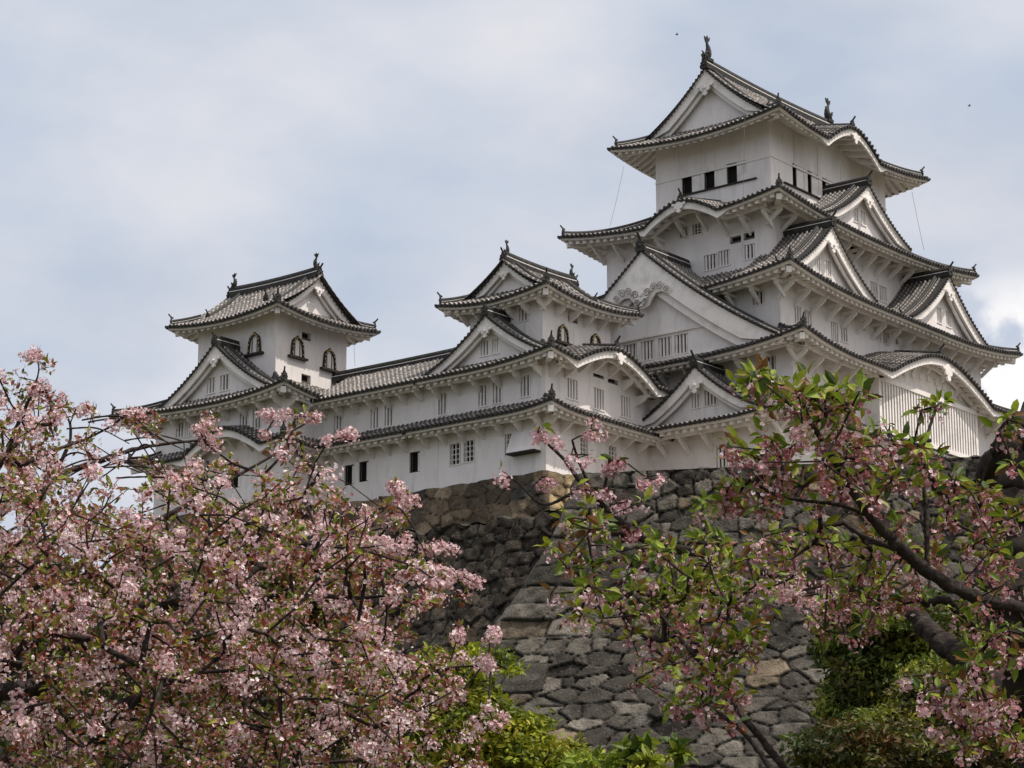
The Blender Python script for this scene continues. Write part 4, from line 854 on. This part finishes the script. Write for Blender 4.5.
def blossoms(mp, ml, C, Rc, nf, fs, tint, nleaf, leafcol, ls, stems=None, hang=0.0):
    """C centres, Rc cluster radius; nf flowers each"""
    n = len(C); tot = n*nf; idx = np.repeat(np.arange(n), nf)
    dirn = rng.normal(size=(tot, 3)); dirn /= np.linalg.norm(dirn, axis=1)[:, None]
    rad = rng.random(tot)**.4
    pos = C[idx]+dirn*(rad*Rc[idx])[:, None]*[1, 1, .85]; pos[:, 2] -= hang*Rc[idx]
    R = rotmats(tot, dirn, .7)
    w = np.clip(tint[idx]+rng.normal(size=tot)*.22, 0, 1)[:, None]      # 0 pale .. 1 deep
    col = PINK[0]*(1-w)+PINK[2]*w; pale = rng.random(tot) < .22; col[pale] = PINK[3]; col *= (.88+.24*rng.random((tot, 1)))
    scatter(mp, FT[0], FT[1], pos, R, fs*(.75+.5*rng.random(tot)), col)
    # red-brown calyces and stalks
    k = int(tot*.75); i2 = rng.integers(0, n, k); dr = rng.normal(size=(k, 3)); dr /= np.linalg.norm(dr, axis=1)[:, None]
    p2 = C[i2]+dr*(rng.random(k)**.5*Rc[i2]*.95)[:, None]; p2[:, 2] -= hang*Rc[i2]*.5
    tri = np.array([(0, -.1, 0), (1, -.05, 0), (1.15, 0, .1), (1, .08, 0), (0, .1, 0)]); 
    scatter(ml, tri[[0, 1, 3, 4]], np.array([[0, 1, 2, 3]]), p2, rotmats(k), np.full(k, fs*.75), np.array([.30, .07, .055])*(.6+.9*rng.random((k, 1))))
    if nleaf:
        k = int(n*nleaf); i3 = rng.integers(0, n, k); dr = rng.normal(size=(k, 3)); dr[:, 2] = dr[:, 2]*.75+.25; dr /= np.linalg.norm(dr, axis=1)[:, None]
        p3 = C[i3]+dr*(Rc[i3]*.5)[:, None]; R = rotmats(k, None); 
        x = dr+.35*rng.normal(size=(k, 3)); x /= np.linalg.norm(x, axis=1)[:, None]; zz = np.cross(x, rng.normal(size=(k, 3))); zz[:, 2] = np.abs(zz[:, 2])+.3; y = np.cross(zz, x); y /= np.linalg.norm(y, axis=1)[:, None]; zz = np.cross(x, y)
        leaves(ml, p3, np.stack([x, y, zz], 2), ls*(.55+.8*rng.random(k)), leafcol[rng.integers(0, len(leafcol), k)]*(.75+.5*rng.random((k, 1))))

# ---------------- left cherry
LC = empty('cherry_tree', tuple(at(-60, 1150, 15.5)*[1, 1, 0]), 'cherry tree thick with pale pink blossom filling the left foreground', 'cherry tree', None)
br = MB(); sk = []
gb = at(-60, 1150, 15.5); 
trunk = [(-330, 1010, 15.5, .22), (-250, 860, 15.4, .20), (-120, 720, 15.2, .15)]
for pts in ([(-330, 1010, 15.5, .24), (-300, 850, 15.5, .22), (-190, 720, 15.3, .14), (-60, 672, 15.2, .085), (0, 662, 15.1, .065), (60, 650, 15.1, .06), (110, 628, 15.0, .055), (145, 608, 14.9, .05), (190, 598, 14.8, .042), (215, 580, 14.7, .03), (250, 560, 14.7, .02), (262, 520, 14.8, .012)],
            [(-190, 720, 15.3, .10), (-60, 705, 14.2, .06), (0, 694, 13.9, .052), (30, 688, 13.9, .048), (62, 686, 13.9, .045)],
            [(28, 687, 13.9, .022), (30, 672, 13.9, .02), (16, 655, 13.9, .016)],
            [(100, 740, 15.0, .05), (125, 705, 15.0, .045), (165, 712, 15.0, .035), (200, 724, 15.1, .025), (270, 728, 15.2, .015)],
            [(130, 713, 14.9, .03), (150, 690, 14.8, .022), (178, 681, 14.7, .012)],
            [(185, 640, 15.5, .03), (178, 600, 15.6, .025), (170, 570, 15.7, .018), (160, 540, 15.8, .01)],
            [(188, 635, 15.5, .04), (215, 610, 15.8, .035), (238, 585, 16, .03), (262, 566, 16.2, .022), (320, 540, 16.5, .014), (400, 525, 16.8, .008)],
            [(190, 640, 15.0, .012), (240, 630, 15.2, .01), (300, 655, 15.5, .01), (370, 670, 15.6, .008)],
            [(-80, 560, 16.5, .05), (20, 500, 16.8, .03), (60, 475, 17, .022), (95, 462, 17.2, .02), (140, 448, 17.4, .014), (200, 440, 17.5, .008)],
            [(-80, 560, 16.5, .04), (-10, 480, 16, .025), (20, 420, 15.9, .014), (38, 375, 15.8, .006), (36, 352, 15.8, .004)],
            [(-60, 620, 17.5, .04), (60, 575, 17.6, .03), (160, 520, 17.8, .022), (230, 480, 18, .014), (300, 440, 18.2, .006)],
            [(30, 520, 17.4, .02), (70, 440, 17.4, .012), (60, 405, 17.4, .006)],
            [(-100, 800, 16, .05), (40, 745, 16.2, .026), (180, 705, 16.4, .018), (300, 690, 16.6, .012), (400, 700, 16.8, .007)],
            [(-100, 850, 15, .05), (60, 800, 15.2, .026), (220, 772, 15.4, .018), (360, 760, 15.6, .009)]):
    sk.append(limb(br, pts))
skel = np.concatenate(sk)
xs_ = [-40, 0, 30, 60, 100, 150, 200, 240, 280, 310, 330, 360, 395, 415, 425, 470, 480]; ys_ = [372, 372, 372, 392, 405, 432, 446, 448, 440, 440, 468, 478, 492, 540, 566, 585, 640]
def ytop(x): return np.interp(x, xs_, ys_)
tg = []; rad = []; tnt = []
while len(tg) < 1950:
    px = rng.uniform(-60, 478); py = rng.uniform(350, 800)
    if py < ytop(px)+4: continue
    if px > 425 and 600 < py < 655: continue
    if px > 400+.7*max(0, 50-abs(py-700)) + 45*(py > 560)*(py < 600): 
        if rng.random() < .6: continue
    dep_in = py-ytop(px)
    dens = min(1, .30+dep_in/80)
    if 55 < px < 150 and 415 < py < 510: dens *= .28
    if 120 < px < 330 and py < 480: dens *= .55
    if px > 330 and py < 545: dens *= .5
    # clumpiness
    cl = .5+.5*math.sin(px*.055+1.3*math.sin(py*.04))*math.sin(py*.06+1.1*math.sin(px*.045)+1)
    dens *= (.12+1.15*cl) if not (px < 110 and py < 600) else .75
    if rng.random() > dens: continue
    dp = rng.uniform(13.0, 18.5) if py > 470 else rng.uniform(14.8, 18.2)
    tg.append(at(px, py, dp)); rad.append(rng.uniform(.05, .085)); q_ = math.sin(px*.083+1.7*math.sin(py*.051+.4))+math.sin(py*.097+1.5*math.sin(px*.043+dp)); tnt.append(np.clip((rng.normal(.12, .12) if q_+rng.normal()*.45 > .55 else rng.normal(.75, .2)), 0, 1))
for (px, py, n, dp) in ((36, 356, 2, 15.8), (38, 372, 3, 15.8), (40, 390, 3, 15.8), (150, 425, 4, 16), (144, 412, 3, 16), (117, 419, 3, 16), (206, 424, 4, 16), (212, 438, 3, 16), (272, 424, 4, 16), (300, 418, 4, 16), (292, 438, 3, 16), (330, 440, 2, 16.5), (348, 438, 2, 16.5), (392, 484, 5, 16), (405, 500, 5, 16), (396, 520, 4, 16), (432, 568, 4, 16), (448, 577, 5, 16), (468, 577, 3, 16), (425, 545, 4, 16.4), (446, 543, 3, 16.4), (400, 548, 3, 16.4), (365, 545, 4, 16.4), (420, 574, 3, 16.2), (457, 633, 3, 16), (436, 596, 2, 16), (455, 700, 3, 14), (482, 660, 2, 14), (498, 640, 3, 15.6), (492, 672, 2, 15.4), (503, 715, 3, 15.2)):
    for _ in range(n):
        tg.append(at(px+rng.normal()*6, py+rng.normal()*6, dp+rng.normal()*.05)); rad.append(rng.uniform(.045, .07)); tnt.append(np.clip(rng.normal(.25, .15), 0, 1))
tg = np.array(tg); rad = np.array(rad); tnt = np.array(tnt)
segs = grow(skel, tg, .0035, .02); twig_mesh(br, segs)
# extra bare arching twigs
for _ in range(15):
    px, py = rng.uniform(0, 380), rng.uniform(430, 520)
    if _ < 13: px, py = rng.uniform(50, 150), rng.uniform(415, 500)
    dp = rng.uniform(15, 17.5); dx = rng.uniform(40, 110); a0 = at(px, py, dp)
    limb(br, [(px, max(py, ytop(px)+8), dp, .006), (px+dx*.5, max(py-rng.uniform(0, 22), ytop(px+dx*.5)), dp, .006), (px+dx, max(py+rng.uniform(-5, 20), ytop(px+dx)+4), dp, .0035)], 5)
part(br, 'branches', BARK, LC)
mp_, ml_ = MB(), MB()
BRZ = np.array([(.13, .16, .015), (.18, .19, .02), (.22, .07, .03), (.07, .10, .012), (.24, .23, .025), (.18, .055, .03)])
m = tnt < .42
blossoms(mp_, ml_, tg[m], rad[m], 46, .0235, tnt[m], 3, BRZ, .045)
blossoms(mp_, ml_, tg[~m], rad[~m]*1.2, 18, .0225, tnt[~m], 15, BRZ, .052)
part(mp_, 'blossom', PETAL, LC); part(ml_, 'young_leaves', LEAF, LC)

# ---------------- right cherry
RC = empty('cherry_tree', tuple(at(1040, 1150, 12.0)*[1, 1, 0]), 'leafy cherry tree with reddish blossom and long bare limbs in the right foreground', 'cherry tree')
br = MB(); tk = MB(); sk = []
for i_, pts in enumerate((
    [(1150, 1290, 12.2, .26), (1120, 1050, 12.2, .22), (1075, 850, 12.2, .19), (1045, 700, 12.1, .17), (1020, 600, 12.0, .15), (1010, 530, 12.1, .12), (1020, 470, 12.2, .10), (1080, 400, 12.3, .07)],
    [(1045, 660, 12.0, .08), (1024, 612, 11.2, .036), (985, 600, 11.0, .032), (935, 577, 10.8, .028), (905, 552, 10.6, .026), (878, 525, 10.5, .023), (850, 487, 10.4, .019), (828, 450, 10.3, .015), (812, 425, 10.3, .011), (802, 400, 10.2, .008)],
    [(1045, 760, 12.2, .12), (1000, 690, 12.4, .075), (965, 660, 12.6, .062), (935, 636, 12.8, .055), (910, 610, 13, .045), (868, 592, 13.2, .032), (820, 586, 13.4, .028), (770, 574, 13.5, .026), (700, 553, 13.6, .028), (655, 545, 13.7, .026), (622, 523, 13.8, .022), (595, 498, 13.8, .018), (578, 478, 13.8, .014), (560, 455, 13.8, .01), (540, 438, 13.8, .006)],
    [(1060, 395, 12.2, .10), (1024, 428, 11.8, .075), (1000, 452, 11.7, .06), (985, 475, 11.9, .05), (1005, 530, 12.0, .05)],
    [(800, 790, 11.5, .02), (770, 750, 11.5, .018), (742, 715, 11.5, .015), (715, 682, 11.6, .012), (690, 650, 11.6, .010), (665, 620, 11.7, .008), (640, 600, 11.8, .008)],
    [(790, 800, 11.3, .015), (765, 760, 11.4, .013), (740, 730, 11.5, .010), (700, 700, 11.8, .010)],
    [(650, 640, 13.0, .008), (632, 625, 13, .018), (610, 595, 13, .02), (590, 580, 13, .016), (572, 570, 13, .01), (557, 562, 13, .006)],
    [(632, 625, 13, .014), (600, 590, 12.9, .01), (592, 560, 12.9, .008), (585, 520, 12.9, .005)],
    [(928, 575, 10.8, .013), (926, 520, 10.8, .011), (923, 480, 10.8, .009), (918, 455, 10.8, .01), (930, 440, 10.7, .006)],
    [(870, 516, 10.5, .011), (840, 505, 10.5, .009), (800, 500, 10.6, .008), (770, 492, 10.6, .008), (750, 480, 10.6, .005)],
    [(900, 548, 10.6, .014), (870, 540, 10.8, .012), (840, 520, 11, .01)],
    [(985, 640, 12.2, .02), (960, 615, 12.1, .018), (945, 600, 12, .02), (925, 605, 12, .02)],
    [(582, 487, 13.8, .012), (545, 505, 13.8, .008), (520, 485, 13.8, .005), (506, 474, 13.8, .004)],
    [(596, 498, 13.8, .01), (580, 465, 13.8, .009), (572, 440, 13.7, .006)],
    [(1010, 560, 12, .04), (960, 520, 12.3, .02), (930, 515, 12.4, .012)],
    [(1030, 520, 12, .03), (985, 490, 11.6, .018), (950, 500, 11.5, .01)],
    [(1060, 760, 11.8, .05), (1000, 740, 11.4, .022), (950, 720, 11.3, .012)],
    [(1075, 620, 12.4, .06), (1010, 545, 12.8, .03), (980, 500, 12.9, .02)])):
    sk.append(limb(tk if i_ in (0, 3, 14) else br, pts, wig=.03))
skel = np.concatenate(sk)
GR = np.array([(.12, .18, .014), (.17, .24, .018), (.05, .085, .012), (.25, .30, .028), (.17, .08, .025), (.20, .21, .018)])
groups = []   # (cx,cy,rx,ry,n,dep,tint,leafratio)
spec = [(800, 400, 55, 24, 30, 10.3, .8, 8.6), (760, 385, 20, 12, 8, 10.2, .6, 16), (845, 405, 28, 20, 12, 10.3, .8, 10), (830, 450, 55, 28, 40, 10.4, .8, 4.5), (902, 446, 22, 14, 6, 10.6, .7, 10), (870, 480, 60, 25, 34, 10.6, .85, 5), (775, 480, 50, 28, 30, 10.6, .85, 7), (735, 500, 18, 20, 8, 10.6, .8, 8), (745, 448, 14, 8, 4, 10.5, .9, 6),
        (965, 485, 45, 42, 34, 11, .75, 7), (1012, 425, 14, 14, 7, 10.9, .6, 9), (933, 408, 10, 7, 3, 10.9, .8, 10), (985, 560, 45, 50, 44, 11.4, .85, 7), (880, 555, 70, 28, 52, 11.2, .85, 6), (860, 600, 70, 26, 46, 11.6, .85, 5), (800, 585, 35, 16, 22, 12.2, .25, 2), (730, 590, 20, 10, 8, 12.8, .2, 3), (690, 590, 14, 12, 6, 12.8, .2, 3), (780, 545, 40, 25, 22, 11.5, .75, 7),
        (985, 700, 50, 18, 34, 10.9, .6, 4), (940, 690, 30, 14, 14, 10.9, .3, 3), (995, 735, 40, 25, 28, 11, .6, 6), (1000, 640, 40, 30, 26, 11.3, .7, 8), (990, 665, 30, 18, 10, 11, .6, 12),
        (690, 580, 55, 45, 40, 12.2, .6, 9), (700, 640, 55, 40, 46, 11.8, .7, 8), (660, 600, 40, 35, 26, 12.3, .6, 10), (720, 690, 40, 35, 34, 11.6, .8, 6), (610, 560, 40, 40, 24, 12.9, .5, 9), (590, 605, 25, 20, 12, 12.8, .4, 7), (600, 530, 30, 35, 12, 12.9, .4, 12), (650, 660, 30, 30, 14, 12, .75, 7), (740, 620, 25, 30, 14, 11.7, .6, 9), (660, 545, 25, 18, 8, 13.4, .4, 9), (715, 545, 25, 16, 7, 13.4, .5, 10),
        (545, 433, 14, 10, 7, 13.7, .2, 1), (590, 428, 12, 8, 5, 13.7, .2, .6), (575, 452, 9, 8, 4, 13.7, .4, .6), (622, 458, 4, 4, 2, 13.7, .3, .3), (612, 462, 8, 6, 3, 13.7, .5, .3), (502, 471, 5, 4, 2, 13.8, .4, .2), (545, 476, 8, 5, 3, 13.8, .4, 1), (585, 484, 7, 5, 3, 13.7, .4, .6), (622, 504, 9, 6, 4, 13.7, .15, .6), (600, 487, 8, 5, 3, 13.7, .5, .6), (644, 479, 4, 4, 2, 13.7, .5, .3), (659, 479, 4, 4, 2, 13.7, .5, .3), (632, 530, 10, 7, 4, 13.7, .6, 4), (654, 540, 5, 5, 2, 13.7, .5, 1),
        (690, 512, 25, 12, 4, 13.4, .5, 12), (585, 598, 10, 8, 5, 13, .3, 2)]
tg = []; rad = []; tnt = []; nl = []
for (cx, cy, rx, ry, n, dp, ti, lr) in spec:
    for _ in range(int(n*.85+.5)):
        tg.append(at(cx+rng.normal()*rx*.55, cy+rng.normal()*ry*.55, dp+rng.normal()*(.28 if n > 8 else .05))); rad.append(rng.uniform(.035, .06)); tnt.append(np.clip(rng.normal(ti, .15), 0, 1)); nl.append(lr)
tg = np.array(tg); rad = np.array(rad); tnt = np.array(tnt); nl = np.array(nl)
segs = grow(skel, tg, .0032, .014); twig_mesh(br, segs)
part(br, 'branches', BARK, RC); part(tk, 'trunk', BARKD, RC)
PINK = np.array([(.74, .52, .56), (.66, .40, .46), (.33, .11, .125), (.76, .60, .63)])
mp_, ml_ = MB(), MB()
for lo, hi in ((0, 1.5), (1.5, 5), (5, 8.5), (8.5, 20)):
    m = (nl >= lo) & (nl < hi)
    if m.sum(): blossoms(mp_, ml_, tg[m], rad[m], 22 if hi < 6 else (14 if hi < 9 else 8), .022, tnt[m], float(nl[m].mean())*(1.0 if lo > 8 else .85), GR, .066, hang=.8)
part(mp_, 'blossom', PETAL, RC); part(ml_, 'leaves', LEAF, RC)

# ---------------- leafy shrubs / background trees
def bush(name, label, cat, blobs, dep, ls, cols, trunk_pts=None, group=None, dens=1.0, seg_r=.01, branches=True, feather=.17):
    c0 = at(blobs[0][0], blobs[0][1], dep); zg = float(gh(np.array(c0[0]), np.array(c0[1])))
    o = empty(name, (c0[0], c0[1], zg), label, cat, group)
    mb_ = MB(); ml = MB(); nodes = []
    base = np.array([c0[0], c0[1], zg-.2]); sc = dep/FPX; tg_ = []
    for (px, py, rx, ry, n) in blobs:
        k = int(n*dens); C = at(px, py, dep+rng.normal()*.4*rx*sc); Rr = np.array([rx*sc, rx*sc, ry*sc])
        nc = max(3, k//40); dr = rng.normal(size=(nc, 3)); dr /= np.linalg.norm(dr, axis=1)[:, None]; cc = C+dr*(rng.random((nc, 1))**.45)*Rr
        tg_ += list(cc)
        idx = rng.integers(0, nc, k); dv_ = rng.normal(size=(k, 3)); pos = cc[idx]+dv_*Rr*feather*[1, 1, .6]
        R = rotmats(k, np.array([0, 0, 1.])[None], 1.1)
        shade = (.7+.6*rng.random(nc))[idx][:, None]
        leaves(ml, pos, R[:, :, [0, 1, 2]], ls*(.6+.8*rng.random(k)), cols[rng.integers(0, len(cols), nc)][idx]*shade*(.8+.4*rng.random((k, 1))))
    if branches:
        top = at(blobs[0][0], blobs[0][1], dep)
        tr = np.linspace(base, top, 10); tr[1:-1] += rng.normal(size=(8, 3))*.02*np.linalg.norm(top-base)*[1, 1, 0]; rr = np.linspace(seg_r*6, seg_r*2, 10)
        mb_.tube(tr, rr, 8); segs_ = grow(tr[3:], tg_, seg_r*.25, seg_r*3); twig_mesh(mb_, segs_, 5); part(mb_, 'trunk', BARKD, o)
    part(ml, 'crown', LEAF, o); return o
YG = np.array([(.22, .25, .015), (.30, .31, .02), (.13, .17, .015), (.38, .35, .03)])
DG = np.array([(.035, .05, .010), (.06, .085, .014), (.16, .18, .028), (.085, .065, .025)])
DG = DG*1.0
ORG = np.array([(.16, .10, .02), (.12, .12, .02), (.20, .09, .02)])
bush('maple_bush', 'bright yellow-green young maple foliage at the bottom below the rampart corner', 'shrub', [(450, 720, 60, 55, 5200), (500, 740, 55, 35, 3800), (410, 700, 45, 45, 2600), (545, 760, 55, 22, 2600), (470, 668, 45, 22, 1500), (610, 768, 60, 14, 1500)], 22.0, .07, YG, seg_r=.02)
bush('broadleaf_shrub', 'green shrub sprigs with large leaves at the bottom centre edge', 'shrub', [(625, 757, 34, 12, 110), (683, 750, 16, 16, 70), (590, 764, 40, 8, 90), (640, 745, 12, 14, 30)], 13.5, .082, GR[:4], seg_r=.008)
bush('autumn_maple', 'orange and green foliage glimpsed behind the left blossom', 'tree', [(300, 600, 45, 35, 2600), (280, 640, 50, 40, 2600), (200, 650, 60, 60, 3000), (80, 640, 80, 65, 4200), (330, 700, 70, 60, 3600), (150, 600, 60, 45, 2400), (20, 600, 60, 60, 3000), (120, 730, 140, 50, 4500), (280, 740, 90, 40, 2600)], 34.0, .12, np.concatenate([ORG*.6, DG*.7, DG*.7]), seg_r=.03)
bush('broadleaf_tree', 'dark green tree with a forked trunk right of the rampart behind the limbs', 'tree', [(880, 655, 60, 55, 7000), (900, 620, 60, 28, 3500), (850, 615, 26, 22, 1500), (930, 640, 55, 45, 5000), (860, 700, 45, 40, 4000), (840, 640, 28, 35, 2200)], 84.0, .23, DG*1.7, group='trees on the slope below the rampart', seg_r=.10, dens=1.5, feather=.13)
bush('broadleaf_tree', 'olive tree with yellowish tips at the lower right behind the blossom', 'tree', [(960, 700, 70, 50, 6500), (1010, 660, 50, 70, 5000), (890, 735, 60, 30, 4000)], 78.0, .20, np.concatenate([DG*1.3, DG*1.5, YG*.6]), group='trees on the slope below the rampart', seg_r=.09, dens=1.4, feather=.13)
bush('low_shrub', 'brownish low shrub at the foot of the rampart on the right', 'shrub', [(850, 750, 60, 30, 3500), (930, 760, 60, 25, 3000), (1000, 755, 50, 30, 2500)], 72.0, .22, np.concatenate([DG, ORG*.5]), seg_r=.06)
# ---------------- birds, far off
for px, py, lb in ((676.6, 34.7, 'tiny dark bird in the sky left of the highest roof fish'), (969, 106, 'tiny dark bird in the sky right of the keep top roof')):
    p = at(px, py, 150); mb = MB()
    mb.tube([p+_r*-.09, p+_r*-.03+[0, 0, .01], p+_r*.06, p+_r*.11], [.01, .035, .035, .006], 6)
    for sg in (-1, 1): mb.add([p+_r*-.02, p+_r*.05, p+_h*sg*.2+_r*.06+[0, 0, .05], p+_h*sg*.18+_r*-.01+[0, 0, .05]], [0, 1, 2, 3])
    o = mb.build('bird', DWOOD); tag(o, lb, 'bird', 'birds in the sky')
